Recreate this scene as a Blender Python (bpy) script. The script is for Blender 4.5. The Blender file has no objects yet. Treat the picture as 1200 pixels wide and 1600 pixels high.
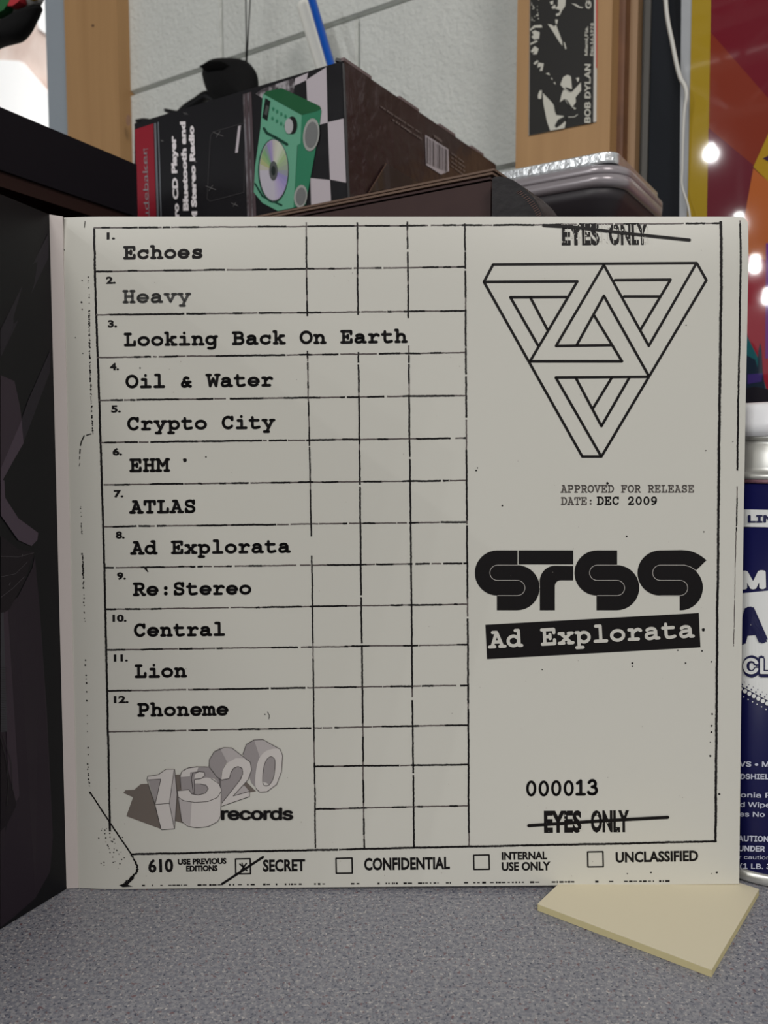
import bpy, math, random
import numpy as np
from mathutils import Vector

# ------------------------------------------------------------------ camera, world, lights, exposure
random.seed(7)
F, HOR, CAMH = 1280.0, 700.0, 0.206
PITCH = math.atan((800 - HOR) / F)
CAM = np.array([0.0, 0.0, CAMH])
FW = np.array([0, math.cos(PITCH), -math.sin(PITCH)])
UP = np.array([0, math.sin(PITCH), math.cos(PITCH)])
RT = np.array([1.0, 0, 0])
sc = bpy.context.scene
COL = sc.collection
cd = bpy.data.cameras.new('camera'); cam = bpy.data.objects.new('camera', cd); COL.objects.link(cam)
cam.location = CAM; cam.rotation_euler = (math.pi / 2 - PITCH, 0, 0)
cd.sensor_fit = 'VERTICAL'; cd.sensor_height = 36; cd.sensor_width = 27; cd.lens = 36 * F / 1600
cd.clip_start = 0.02; cd.clip_end = 100
cd.dof.use_dof = True; cd.dof.focus_distance = 0.374; cd.dof.aperture_fstop = 17
sc.camera = cam
sc.view_settings.view_transform = 'Standard'; sc.view_settings.look = 'None'
sc.view_settings.gamma = 1; sc.view_settings.use_curve_mapping = False
sc.view_settings.exposure = 0.0
w = bpy.data.worlds.new('store_interior'); sc.world = w; w.use_nodes = True
w.node_tree.nodes['Background'].inputs[0].default_value = (0.96, 0.98, 1.0, 1)
w.node_tree.nodes['Background'].inputs[1].default_value = 0.555


def area(name, loc, target, size, power, col=(1, 1, 1), parent=None):
    l = bpy.data.lights.new(name, 'AREA'); l.shape = 'DISK'; l.size = size; l.energy = power; l.color = col
    o = bpy.data.objects.new(name, l); COL.objects.link(o); o.location = loc
    o.rotation_euler = (Vector(target) - Vector(loc)).to_track_quat('-Z', 'Y').to_euler()
    return o


area('added_sleeve_light', (-1.4, -2.4, 2.6), (0, .4, .2), 1.2, 46, (1, .98, .95))  # soft lamp without a fixture, added to light the sleeve from the left
area('added_sleeve_light', (1.1, -2.2, 2.3), (-.05, .4, .1), 1.2, 46, (1, .95, .91))  # second added lamp, unseen, evens out the sleeve from the right
area('daylight_outside', (-0.9, 2.3, 2.4), (-2.6, 5.2, .9), 1.6, 300, (1, .98, .95))


# ------------------------------------------------------------------ helpers
def lin(c):
    c = c / 255.0
    return c / 12.92 if c <= 0.04045 else ((c + 0.055) / 1.055) ** 2.4


MATS = {}


def mat(name, rgb, rough=0.5, metal=0.0, coat=0.0, spec=0.5, noise=None, bump=None):
    """rgb in sRGB 0-255. noise = (scale, rgb2, amount); bump = (scale, strength)"""
    if name in MATS: return MATS[name]
    m = bpy.data.materials.new(name); m.use_nodes = True; nt = m.node_tree
    b = nt.nodes['Principled BSDF']
    c = tuple(lin(x) for x in rgb) + (1,)
    b.inputs['Base Color'].default_value = c
    b.inputs['Roughness'].default_value = rough; b.inputs['Metallic'].default_value = metal
    b.inputs['Specular IOR Level'].default_value = spec; b.inputs['Coat Weight'].default_value = coat
    b.inputs['Coat Roughness'].default_value = 0.03; b.inputs['Coat IOR'].default_value = 1.55
    if noise or bump:
        tc = nt.nodes.new('ShaderNodeTexCoord')
    if noise:
        n = nt.nodes.new('ShaderNodeTexNoise'); n.inputs['Scale'].default_value = noise[0]; n.inputs['Detail'].default_value = 4
        nt.links.new(tc.outputs['Object'], n.inputs['Vector'])
        r = nt.nodes.new('ShaderNodeValToRGB'); r.color_ramp.elements[0].position = 0.5 - noise[2]; r.color_ramp.elements[1].position = 0.5 + noise[2]
        r.color_ramp.elements[0].color = c; r.color_ramp.elements[1].color = tuple(lin(x) for x in noise[1]) + (1,)
        nt.links.new(n.outputs['Fac'], r.inputs['Fac']); nt.links.new(r.outputs['Color'], b.inputs['Base Color'])
    if bump:
        n = nt.nodes.new('ShaderNodeTexNoise'); n.inputs['Scale'].default_value = bump[0]; n.inputs['Detail'].default_value = 5
        nt.links.new(tc.outputs['Object'], n.inputs['Vector'])
        bp = nt.nodes.new('ShaderNodeBump'); bp.inputs['Strength'].default_value = bump[1]; bp.inputs['Distance'].default_value = 0.002
        nt.links.new(n.outputs['Fac'], bp.inputs['Height']); nt.links.new(bp.outputs['Normal'], b.inputs['Normal'])
    MATS[name] = m
    return m


ORG = {}


def thing(name, label, cat, loc, group=None):
    o = bpy.data.objects.new(name, None); COL.objects.link(o); o.empty_display_size = 0.02
    o.location = loc; o['label'] = label; o['category'] = cat
    if group: o['group'] = group
    ORG[o.name] = np.array(loc, float)
    return o


def tag(o, label=None, cat=None, group=None, kind=None):
    for k, v in (('label', label), ('category', cat), ('group', group), ('kind', kind)):
        if v: o[k] = v
    return o


def link_mesh(name, V, Fc, m, parent=None, smooth=False):
    V = np.array(V, float).reshape(-1, 3)
    if parent is not None:
        org = ORG[parent.name]
    else:
        org = V.mean(axis=0).copy(); org[2] = V[:, 2].min()
    me = bpy.data.meshes.new(name)
    me.from_pydata([tuple(p) for p in (V - org)], [], [tuple(f) for f in Fc]); me.update()
    me.materials.append(m)
    if smooth:
        for p in me.polygons: p.use_smooth = True
    o = bpy.data.objects.new(name, me); COL.objects.link(o)
    if parent is not None:
        o.parent = parent
    else:
        o.location = tuple(org)
    ORG[o.name] = org
    return o


class MB:
    def __init__(s): s.v = []; s.f = []
    def add(s, V, Fc):
        k = len(s.v); s.v.extend([tuple(p) for p in V]); s.f.extend([tuple(i + k for i in f) for f in Fc])
    def build(s, name, m, parent=None, smooth=False): return link_mesh(name, s.v, s.f, m, parent, smooth)
    def prism(s, base, vec):
        """base: list of 3D points, vec: extrusion"""
        base = [np.array(p, float) for p in base]; vec = np.array(vec, float); n = len(base)
        V = base + [p + vec for p in base]
        s.add(V, [tuple(range(n))[::-1], tuple(range(n, 2 * n))] + [(i, (i + 1) % n, n + (i + 1) % n, n + i) for i in range(n)])
    def tube(s, pts, r, n=10, cap=True):
        pts = [np.array(p, float) for p in pts]; rings = []
        rr = r if hasattr(r, '__len__') else [r] * len(pts)
        k0 = len(s.v)
        for i, p in enumerate(pts):
            d = pts[min(i + 1, len(pts) - 1)] - pts[max(i - 1, 0)]; d /= np.linalg.norm(d)
            a = np.cross(d, [0.3, 0.9, 0.1]); a /= np.linalg.norm(a); b = np.cross(d, a)
            for j in range(n):
                t = 2 * math.pi * j / n
                s.v.append(tuple(p + rr[i] * (math.cos(t) * a + math.sin(t) * b)))
        for i in range(len(pts) - 1):
            for j in range(n):
                s.f.append((k0 + i * n + j, k0 + i * n + (j + 1) % n, k0 + (i + 1) * n + (j + 1) % n, k0 + (i + 1) * n + j))
        if cap:
            s.f.append(tuple(k0 + j for j in range(n))[::-1]); s.f.append(tuple(k0 + (len(pts) - 1) * n + j for j in range(n)))
    def lathe(s, cx, cy, prof, n=64):
        k0 = len(s.v)
        for (r, z) in prof:
            for j in range(n):
                t = 2 * math.pi * j / n; s.v.append((cx + r * math.cos(t), cy + r * math.sin(t), z))
        for i in range(len(prof) - 1):
            for j in range(n):
                s.f.append((k0 + i * n + j, k0 + i * n + (j + 1) % n, k0 + (i + 1) * n + (j + 1) % n, k0 + (i + 1) * n + j))
        s.f.append(tuple(k0 + j for j in range(n))[::-1]); s.f.append(tuple(k0 + (len(prof) - 1) * n + j for j in range(n)))


def ray(px, py):
    return FW + RT * ((px - 600) / F) + UP * ((800 - py) / F)


def rays(P):
    P = np.asarray(P, float).reshape(-1, 2)
    return FW[None] + np.outer((P[:, 0] - 600) / F, RT) + np.outer((800 - P[:, 1]) / F, UP)


def proj(X):
    d = X - CAM; z = d @ FW
    return np.stack([600 + F * (d @ RT) / z, 800 - F * (d @ UP) / z], -1)


def on_z(px, py, z):
    d = ray(px, py); return CAM + d * ((z - CAMH) / d[2])


def at_y(px, py, y):
    d = ray(px, py); return CAM + d * (y / d[1])


class Plane:
    """real vertical or tilted surface in the room; at() finds the spot on it seen along a sight line"""
    def __init__(s, p, n): s.p = np.array(p, float); s.n = np.array(n, float) / np.linalg.norm(n); s.n = s.n if s.n @ (CAM - s.p) > 0 else -s.n
    def at(s, P, off=0.0):
        d = rays(P); t = ((s.p - CAM) @ s.n + off) / (d @ s.n)
        return CAM + d * t[:, None]
    def one(s, px, py, off=0.0): return s.at([(px, py)], off)[0]


class Can:
    def __init__(s, cx, cy, r): s.cx, s.cy, s.r = cx, cy, r
    def at(s, P, off=0.0):
        P = np.asarray(P, float).reshape(-1, 2)
        R = s.r + off; d = rays(P); A = d[:, 0] ** 2 + d[:, 1] ** 2; B = -2 * (d[:, 0] * s.cx + d[:, 1] * s.cy); C_ = s.cx ** 2 + s.cy ** 2 - R * R
        t = (-B - np.sqrt(np.maximum(B * B - 4 * A * C_, 0))) / (2 * A); return CAM + d * t[:, None]


class Sheet:
    """nearly flat board given by its four corners (bl, br, tr, tl), with a soft bend"""
    def __init__(s, bl, br, tr, tl, bend=None):
        s.c = [np.array(x, float) for x in (bl, br, tr, tl)]; s.bend = bend
        n = np.cross(s.c[1] - s.c[0], s.c[3] - s.c[0]); n /= np.linalg.norm(n)
        s.n = n if n @ (CAM - s.c[0]) > 0 else -n
    def flat(s, u, v):
        u = u[:, None]; v = v[:, None]; a, b, c, d = s.c
        return a * (1 - u) * (1 - v) + b * u * (1 - v) + c * u * v + d * (1 - u) * v
    def P(s, u, v, off=0.0):
        u = np.asarray(u, float); v = np.asarray(v, float)
        X = s.flat(u, v)
        h = np.zeros(len(u)) + off
        if s.bend: h = h + s.bend(u, v)
        return X + s.n[None] * h[:, None]
    def inv(s, P):
        P = np.asarray(P, float).reshape(-1, 2); u = np.full(len(P), .5); v = np.full(len(P), .5); e = 1e-4
        for _ in range(12):
            f0 = proj(s.flat(u, v)); fu = (proj(s.flat(u + e, v)) - f0) / e; fv = (proj(s.flat(u, v + e)) - f0) / e
            r = P - f0; det = fu[:, 0] * fv[:, 1] - fu[:, 1] * fv[:, 0]
            u = u + (r[:, 0] * fv[:, 1] - r[:, 1] * fv[:, 0]) / det
            v = v + (fu[:, 0] * r[:, 1] - fu[:, 1] * r[:, 0]) / det
        return u, v
    def at(s, P, off=0.0):
        u, v = s.inv(P); return s.P(u, v, off)


def smoothpath(pts, n=6):
    pts = [np.array(p, float) for p in pts]; out = []
    for i in range(len(pts) - 1):
        p0 = pts[max(i - 1, 0)]; p1 = pts[i]; p2 = pts[i + 1]; p3 = pts[min(i + 2, len(pts) - 1)]
        for k in range(n):
            t = k / n
            out.append(.5 * ((2 * p1) + (-p0 + p2) * t + (2 * p0 - 5 * p1 + 4 * p2 - p3) * t * t + (-p0 + 3 * p1 - 3 * p2 + p3) * t ** 3))
    out.append(pts[-1]); return out


class Ink:
    """flat print: outlines given on the sheet, turned into a thin mesh lying on the surface"""
    def __init__(s, surf, off=0.00012, tr=None): s.s = surf; s.off = off; s.v = []; s.f = []; s.runs = []; s.tr = tr or (lambda p: p)
    def poly(s, pts, tr=True):
        k = len(s.v); s.v.extend([s.tr(p) if tr else p for p in pts]); s.f.append(tuple(range(k, k + len(pts)))); return s
    def ell(s, cx, cy, rx, ry, n=28, rot=0):
        c, q = math.cos(rot), math.sin(rot)
        return s.poly([(cx + rx * math.cos(t) * c - ry * math.sin(t) * q, cy + rx * math.cos(t) * q + ry * math.sin(t) * c) for t in [2 * math.pi * i / n for i in range(n)]])
    def dot(s, cx, cy, r, n=7):
        return s.poly([(cx + r * (.8 + .4 * random.random()) * math.cos(2 * math.pi * i / n), cy + r * (.8 + .4 * random.random()) * math.sin(2 * math.pi * i / n)) for i in range(n)], False)
    def stroke(s, pts, wd, caps=True, tr=True):
        pts = [np.array(s.tr(p) if tr else p, float) for p in pts]
        for i in range(len(pts) - 1):
            a, b = pts[i], pts[i + 1]; d = b - a; L = np.hypot(*d)
            if L < 1e-6: continue
            n = np.array([-d[1], d[0]]) / L * wd / 2; k = len(s.v)
            s.v.extend([a + n, b + n, b - n, a - n]); s.f.append((k, k + 1, k + 2, k + 3))
        if caps:
            for p in pts:
                k = len(s.v); s.v.extend([(p[0] + wd / 2 * math.cos(t), p[1] + wd / 2 * math.sin(t)) for t in [math.pi * j / 4 + .4 for j in range(8)]]); s.f.append(tuple(range(k, k + 8)))
        return s
    def rough(s, p0, p1, wd, wear=0.25, other=None, step=1.5):
        """worn ruled line; broken stretches go to the faded ink"""
        p0 = np.array(p0, float); p1 = np.array(p1, float); d = p1 - p0; L = np.hypot(*d); d /= L; n = np.array([-d[1], d[0]])
        N = max(2, int(L / step)); st = 0; left = 0; drift = 0; a = b = wd / 2
        for i in range(N):
            if left <= 0:
                q = random.random(); st = 0 if q > wear else (1 if q > wear * .3 else 2); left = random.randint(4, 22) if st == 0 else (random.randint(3, 16) if st == 1 else random.randint(1, 2))
            left -= 1
            drift = drift * .93 + random.uniform(-.12, .12)
            a2 = wd / 2 * random.uniform(.8, 1.15); b2 = wd / 2 * random.uniform(.8, 1.15)
            if st == 1: a2 *= .75; b2 *= .75
            q0 = p0 + d * L * i / N + n * drift; q1 = p0 + d * L * (i + 1) / N + n * drift
            tgt = s if (st == 0 or other is None) else other
            if st != 2:
                k = len(tgt.v); tgt.v.extend([q0 + n * a, q1 + n * a2, q1 - n * b2, q0 - n * b]); tgt.f.append((k, k + 1, k + 2, k + 3))
            a, b = a2, b2
        return s
    def text(s, string, p0, p1, cap, bold=0.02, flip=False, spacing=1.0, font=None):
        V, Fc = text_mesh(string, bold, spacing, font)
        V = np.array(V); x0, x1 = V[:, 0].min(), V[:, 0].max()
        p0 = np.array(p0, float); p1 = np.array(p1, float); e = (p1 - p0) / (x1 - x0); n = np.array([e[1], -e[0]]); n = n / np.hypot(*n) * cap / CAPH
        k = len(s.v); s.runs.append((k, len(V), len(V) // 9 if (font and bold > 0) else len(V)))
        s.v.extend([s.tr(tuple(p0 + e * (x - x0) + n * y)) for x, y in V[:, :2]]); s.f.extend([tuple(i + k for i in f) for f in Fc]); return s
    def typed(s, string, p0, ang, adv, k=None, wd=1.15):
        """typewriter lettering; adv = pixels per character"""
        k = k or adv / 6.0; c, q = math.cos(ang), math.sin(ang)
        for i, ch in enumerate(string):
            for path in GLYPH.get(ch, []):
                pts = [(p0[0] + (x * adv / 6 + i * adv) * c + y * k * q, p0[1] + (x * adv / 6 + i * adv) * q - y * k * c) for x, y in path]
                s.stroke(pts, wd * k, tr=False)
        return s
    def build(s, name, m, parent=None, union=False):
        off = s.off
        if union:      # overlapping pen strokes are laid a few microns apart, so that no two lie in exactly one plane
            L = np.zeros(len(s.v))
            for fi, f in enumerate(s.f): L[list(f)] = (fi % 97) * 1.5e-6
            for k, n, n0 in s.runs: L[k:k + n] = (np.arange(n) // n0) * 6e-6
            off = s.off + L
        V = s.s.at(np.array([tuple(p) for p in s.v]), off)
        return link_mesh(name, V, s.f, m, parent)


_tc = {}
CAPH = 0.72


try:
    SANS = bpy.data.fonts.load(bpy.utils.resource_path('LOCAL') + '/datafiles/fonts/Inter.woff2')   # lettering that ships with Blender itself
except Exception:
    SANS = None


def text_mesh(string, bold=0.02, spacing=1.0, font=None):
    key = (string, bold, spacing, font)
    if key in _tc: return _tc[key]
    cu = bpy.data.curves.new('lettering', 'FONT'); cu.body = string; cu.size = 1; cu.resolution_u = 3; cu.offset = bold; cu.space_character = spacing
    if font: cu.font = font
    o = bpy.data.objects.new('lettering', cu); COL.objects.link(o)
    if font: cu.offset = 0
    dg = bpy.context.evaluated_depsgraph_get(); dg.update()
    me = bpy.data.meshes.new_from_object(o.evaluated_get(dg))
    V = [tuple(v.co) for v in me.vertices]; Fc = [tuple(p.vertices) for p in me.polygons]
    bpy.data.objects.remove(o); bpy.data.meshes.remove(me); bpy.data.curves.remove(cu)
    if font and bold > 0:
        n0, V0, F0 = len(V), list(V), list(Fc)
        for k in range(8):
            dx, dy = bold * math.cos(k * math.pi / 4), bold * math.sin(k * math.pi / 4)
            Fc += [tuple(i + len(V) for i in f) for f in F0]; V += [(x + dx, y + dy, z) for x, y, z in V0]
    _tc[key] = (V, Fc); return V, Fc


# typewriter letterforms as pen paths on a 6-unit pitch
def EL(cx, cy, rx, ry, a0=0, a1=360, n=14):
    return [(cx + rx * math.cos(math.radians(a0 + (a1 - a0) * i / n)), cy + ry * math.sin(math.radians(a0 + (a1 - a0) * i / n))) for i in range(n + 1)]


b_, X_, K_ = .5, 3.8, 5.4
def SM(*p): return [tuple(q) for q in smoothpath(p, 4)]
GLYPH = {
 'A': [[(1.2, b_), (3.0, K_)], [(3.0, K_), (4.8, b_)], [(1.6, K_), (3.0, K_)], [(1.9, 2.1), (4.1, 2.1)], [(.3, b_), (2.1, b_)], [(3.9, b_), (5.7, b_)]],
 'B': [[(.7, b_), (3.8, b_)] , EL(3.7, 1.8, 1.3, 1.3, -90, 90), EL(3.5, 4.25, 1.2, 1.15, -90, 90), [(.7, K_), (3.5, K_)], [(1.6, b_), (1.6, K_)], [(1.6, 3.1), (3.7, 3.1)]],
 'C': [EL(3.1, 2.95, 2.2, 2.45, 40, 320, 20), [(4.9, 5.4), (4.9, 4.1)]],
 'D': [[(.7, b_), (3, b_)], [(.7, K_), (3, K_)], EL(3, 2.95, 2.2, 2.45, -90, 90), [(1.6, b_), (1.6, K_)]],
 'E': [[(.7, b_), (5, b_), (5, 1.8)], [(.7, K_), (4.9, K_), (4.9, 4.2)], [(1.6, b_), (1.6, K_)], [(1.6, 3), (3.5, 3)], [(3.5, 2.3), (3.5, 3.7)]],
 'F': [[(.7, b_), (2.9, b_)], [(.7, K_), (5.0, K_), (5.0, 4.2)], [(1.6, b_), (1.6, K_)], [(1.6, 3), (3.6, 3)], [(3.6, 2.3), (3.6, 3.7)]],
 'H': [[(1.5, b_), (1.5, K_)], [(4.5, b_), (4.5, K_)], [(1.5, 3), (4.5, 3)], [(.7, b_), (2.3, b_)], [(3.7, b_), (5.3, b_)], [(.7, K_), (2.3, K_)], [(3.7, K_), (5.3, K_)]],
 'L': [[(.8, b_), (5, b_), (5, 2)], [(.8, K_), (3.2, K_)], [(2, b_), (2, K_)]],
 'M': [[(1.1, b_), (1.1, K_)], [(4.9, b_), (4.9, K_)], [(1.1, K_), (3, 2.6), (4.9, K_)], [(.3, b_), (2.1, b_)], [(3.9, b_), (5.7, b_)], [(.3, K_), (1.3, K_)], [(4.7, K_), (5.7, K_)]],
 'O': [EL(3, 2.95, 2.3, 2.45, 0, 360, 22)],
 'P': [[(.7, b_), (2.9, b_)], [(.7, K_), (3.4, K_)], EL(3.4, 4.05, 1.5, 1.35, -90, 90), [(1.6, b_), (1.6, K_)], [(1.6, 2.7), (3.4, 2.7)]],
 'R': [[(.7, b_), (2.5, b_)], [(.7, K_), (3.4, K_)], EL(3.4, 4.1, 1.4, 1.3, -90, 90), [(1.6, b_), (1.6, K_)], [(1.6, 2.8), (3.4, 2.8)], [(3.2, 2.8), (4.7, b_), (5.5, b_)]],
 'S': [SM((4.6, 4.2), (4.0, 5.2), (2.8, 5.4), (1.5, 4.9), (1.4, 3.8), (2.3, 3.1), (3.9, 2.8), (4.8, 2.0), (4.5, .9), (3.2, .5), (1.9, .7), (1.3, 1.6)), [(4.7, 5.4), (4.7, 4.1)], [(1.25, .5), (1.25, 1.8)]],
 'T': [[(3, b_), (3, K_)], [(1.9, b_), (4.1, b_)], [(.8, 4.0), (.8, K_), (5.2, K_), (5.2, 4.0)]],
 'V': [[(1.1, K_), (3, b_), (4.9, K_)], [(.3, K_), (2, K_)], [(4, K_), (5.7, K_)]],
 'W': [[(.9, K_), (1.7, b_), (3, 3.8), (4.3, b_), (5.1, K_)], [(.2, K_), (1.9, K_)], [(4.1, K_), (5.8, K_)]],
 'a': [SM((1.3, 3.4), (2.4, 3.85), (3.7, 3.7), (4.3, 3.0)), [(4.3, 3.0), (4.3, b_), (5.3, b_)], SM((4.3, 2.3), (2.8, 2.4), (1.4, 2.1), (.95, 1.3), (1.5, .55), (2.7, .5), (3.7, .9), (4.3, 1.5))],
 'c': [EL(3.05, 2.15, 2.05, 1.65, 35, 325, 16), [(4.8, 3.8), (4.8, 2.8)]],
 'd': [EL(2.7, 2.15, 1.85, 1.65, 0, 360, 18), [(3.5, 5.7), (4.6, 5.7), (4.6, b_), (5.5, b_)]],
 'e': [EL(3, 2.15, 2.15, 1.65, 0, 318, 18), [(.9, 2.15), (5.1, 2.15)]],
 'g': [EL(2.7, 2.2, 1.8, 1.6, 0, 360, 18), [(5.4, 3.8), (4.6, 3.8), (4.6, -.2)], SM((4.6, -.2), (4.2, -1.1), (3.2, -1.4), (1.7, -1.3))],
 'h': [[(.6, 5.7), (1.5, 5.7), (1.5, b_)], SM((1.5, 2.7), (2.3, 3.6), (3.4, 3.8), (4.3, 3.3), (4.5, 2.4)), [(4.5, 2.4), (4.5, b_)], [(.7, b_), (2.3, b_)], [(3.7, b_), (5.4, b_)]],
 'i': [[(1.5, 3.8), (3.1, 3.8), (3.1, b_)], [(1.1, b_), (5.1, b_)], [(3, 5.5), (3, 5.6)]],
 'k': [[(.7, 5.7), (1.6, 5.7), (1.6, b_)], [(.8, b_), (2.2, b_)], [(1.6, 1.9), (4.3, 3.8)], [(2.8, 2.5), (4.4, b_)], [(3.5, 3.8), (5.1, 3.8)], [(3.6, b_), (5.4, b_)]],
 'l': [[(1.5, 5.7), (3.1, 5.7), (3.1, b_)], [(1.1, b_), (5.1, b_)]],
 'm': [[(.2, 3.8), (.9, 3.8), (.9, b_)], SM((.9, 3.0), (1.5, 3.75), (2.3, 3.7), (3.0, 2.9)), [(3.0, 3), (3.0, b_)], SM((3.0, 3.0), (3.6, 3.75), (4.5, 3.7), (5.0, 2.9)), [(5.0, 3), (5.0, b_)], [(.2, b_), (1.6, b_)], [(2.6, b_), (3.7, b_)], [(4.7, b_), (5.8, b_)]],
 'n': [[(.7, 3.8), (1.6, 3.8), (1.6, b_)], SM((1.6, 2.7), (2.4, 3.6), (3.4, 3.8), (4.3, 3.3), (4.5, 2.4)), [(4.5, 2.4), (4.5, b_)], [(.8, b_), (2.4, b_)], [(3.7, b_), (5.4, b_)]],
 'o': [EL(3, 2.15, 2.1, 1.65, 0, 360, 18)],
 'p': [[(.6, 3.8), (1.5, 3.8), (1.5, -1.3)], [(.6, -1.3), (2.8, -1.3)], EL(3.3, 2.15, 1.8, 1.65, 0, 360, 18)],
 'r': [[(1, 3.8), (2.2, 3.8), (2.2, b_)], [(1, b_), (4.2, b_)], SM((2.2, 2.4), (3.1, 3.4), (4.2, 3.85), (5.1, 3.4))],
 's': [SM((4.5, 3.1), (3.8, 3.75), (2.6, 3.8), (1.6, 3.4), (1.6, 2.7), (2.6, 2.3), (3.9, 2.0), (4.7, 1.4), (4.3, .7), (3.0, .45), (1.9, .6), (1.3, 1.2)), [(4.5, 3.8), (4.5, 3.0)], [(1.3, .5), (1.3, 1.3)]],
 't': [[(1.9, 5.1), (1.9, 1.5)], SM((1.9, 1.5), (2.2, .7), (3.2, .45), (4.9, .8)), [(.8, 3.8), (4.5, 3.8)]],
 'v': [[(1.3, 3.8), (3, b_), (4.7, 3.8)], [(.5, 3.8), (2.2, 3.8)], [(3.8, 3.8), (5.5, 3.8)]],
 'x': [[(1.3, 3.8), (4.7, b_)], [(4.7, 3.8), (1.3, b_)], [(.7, 3.8), (2.1, 3.8)], [(3.9, 3.8), (5.3, 3.8)], [(.6, b_), (2.2, b_)], [(3.8, b_), (5.4, b_)]],
 'y': [[(1.2, 3.8), (3.05, .5)], [(4.8, 3.8), (2.2, -1.3)], [(.5, 3.8), (2.1, 3.8)], [(3.9, 3.8), (5.5, 3.8)], [(1.1, -1.3), (3.1, -1.3)]],
 '&': [SM((4.0, 4.0), (3.2, 4.3), (2.4, 4.0), (2.1, 3.2), (2.7, 2.3), (3.7, 1.2), (4.6, .5), (5.0, .5)), SM((2.4, 2.6), (1.5, 2.0), (1.3, 1.1), (1.9, .5), (2.9, .55), (3.7, 1.2), (4.2, 2.3)), [(3.7, 2.4), (4.9, 2.4)]],
 ':': [EL(3, .9, .25, .25), EL(3, 3.3, .25, .25)],
 '0': [EL(3, 2.95, 1.8, 2.45, 0, 360, 20)],
 '1': [[(1.5, 4.5), (3.1, 5.4), (3.1, b_)], [(1.3, b_), (4.9, b_)]],
 '2': [SM((1.2, 4.0), (1.7, 5.1), (3.0, 5.4), (4.3, 4.9), (4.5, 3.8), (3.6, 2.6), (2.2, 1.5), (1.1, b_)), [(1.1, b_), (4.8, b_), (4.8, 1.1)]],
 '3': [SM((1.3, 4.6), (2.2, 5.3), (3.5, 5.3), (4.3, 4.4), (3.9, 3.4), (2.7, 3.1)), SM((2.7, 3.1), (4.2, 2.8), (4.8, 1.8), (4.2, .8), (2.9, .45), (1.5, .7), (1.0, 1.2))],
 '9': [EL(2.9, 3.8, 1.7, 1.6, 0, 360, 16), SM((4.6, 3.8), (4.4, 2.2), (3.4, .9), (1.5, .5))],
}

# wall frame of reference: R1 runs right along the wall, D2 runs into it
R1 = np.array([.8425, -.5387, 0]); D2 = np.array([.5387, .8425, 0]); ZZ = np.array([0, 0, 1.0])
W0 = np.array([.105, .90, 0])
WALL = Plane(W0, D2)


def wall_t(px, off=0.0):
    p = WALL.one(px, 300, off); return float((p - W0) @ R1)


def W(t, z, out=0.0): return W0 + R1 * t + ZZ * z - D2 * out


def wall_box(mb, t0, t1, z0, z1, o0, o1):
    mb.prism([W(t0, z0, o0), W(t1, z0, o0), W(t1, z1, o0), W(t0, z1, o0)], -D2 * (o1 - o0))


# ------------------------------------------------------------------ room shell
FLOOR = -0.92; CEIL = 3.3
m_paint = mat('painted_block', (206, 209, 204), .6, noise=(30, (198, 201, 196), .3), bump=(170, 1.0))
m_joint = mat('mortar_joint', (186, 188, 184), .8)
m_wall = mat('painted_wall', (150, 151, 148), .8)
tW = wall_t(90); tP0 = wall_t(128); tP1 = wall_t(209); tR0 = wall_t(807)
mb = MB()
wall_box(mb, tW, 2.6, FLOOR, CEIL, -.20, -.0050)                   # wall right of the window
wall_box(mb, tW - 1.3, tW, FLOOR, -.1, -.20, -.0050)
wall_box(mb, tW - 1.3, tW, 1.6, CEIL, -.20, -.0050)
wall_box(mb, -4.5, tW - 1.3, FLOOR, CEIL, -.20, -.0050)
wallo = mb.build('wall_back', m_joint); tag(wallo, kind='structure')
# concrete blocks, each one its own piece, laid in running bond
zj = 0.7025 ; ch = .203; cl = .406
tj_up = wall_t(350); tj_dn = wall_t(584)
lo, hi = tP1 - .005, tR0 + .01
pieces = 0
for r in range(-4, 4):
    z0 = zj + r * ch; base = tj_up if r % 2 == 0 else tj_up + .203 + .01
    for k in range(-4, 5):
        a = base + k * cl; b = a + cl
        a = max(a, lo); b = min(b, hi)
        if b - a < .02 or z0 < FLOOR or z0 > 1.5: continue
        g = .0014; e = .0022
        P = [(a + g, z0 + g), (b - g, z0 + g), (b - g, z0 + ch - g), (a + g, z0 + ch - g)]
        Q = [(a + g + e, z0 + g + e), (b - g - e, z0 + g + e), (b - g - e, z0 + ch - g - e), (a + g + e, z0 + ch - g - e)]
        V = [W(t, z, -.0052) for t, z in P] + [W(t, z, -.0030) for t, z in P] + [W(t, z, .001) for t, z in Q]
        Fc = [(8, 9, 10, 11)] + [(i, (i + 1) % 4, 4 + (i + 1) % 4, 4 + i) for i in range(4)] + [(4 + i, 4 + (i + 1) % 4, 8 + (i + 1) % 4, 8 + i) for i in range(4)]
        link_mesh('concrete_block', V, Fc, m_paint, wallo); pieces += 1
mb = MB(); mb.prism([(-14, -20, FLOOR), (9, -20, FLOOR), (9, 5, FLOOR), (-14, 5, FLOOR)], (0, 0, -.05))
fl = mb.build('floor', mat('floor_tile', (120, 116, 112), .4)); tag(fl, kind='structure')
m_ceil = mat('ceiling_paint', (34, 34, 38), .9, spec=.1)
mb = MB(); mb.prism([(-16, -22, CEIL + .9), (9, -22, CEIL + .9), (9, 3, CEIL + .9), (-16, 3, CEIL + .9)], (0, 0, .05))
ce = mb.build('ceiling', m_ceil); tag(ce, kind='structure')

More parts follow.
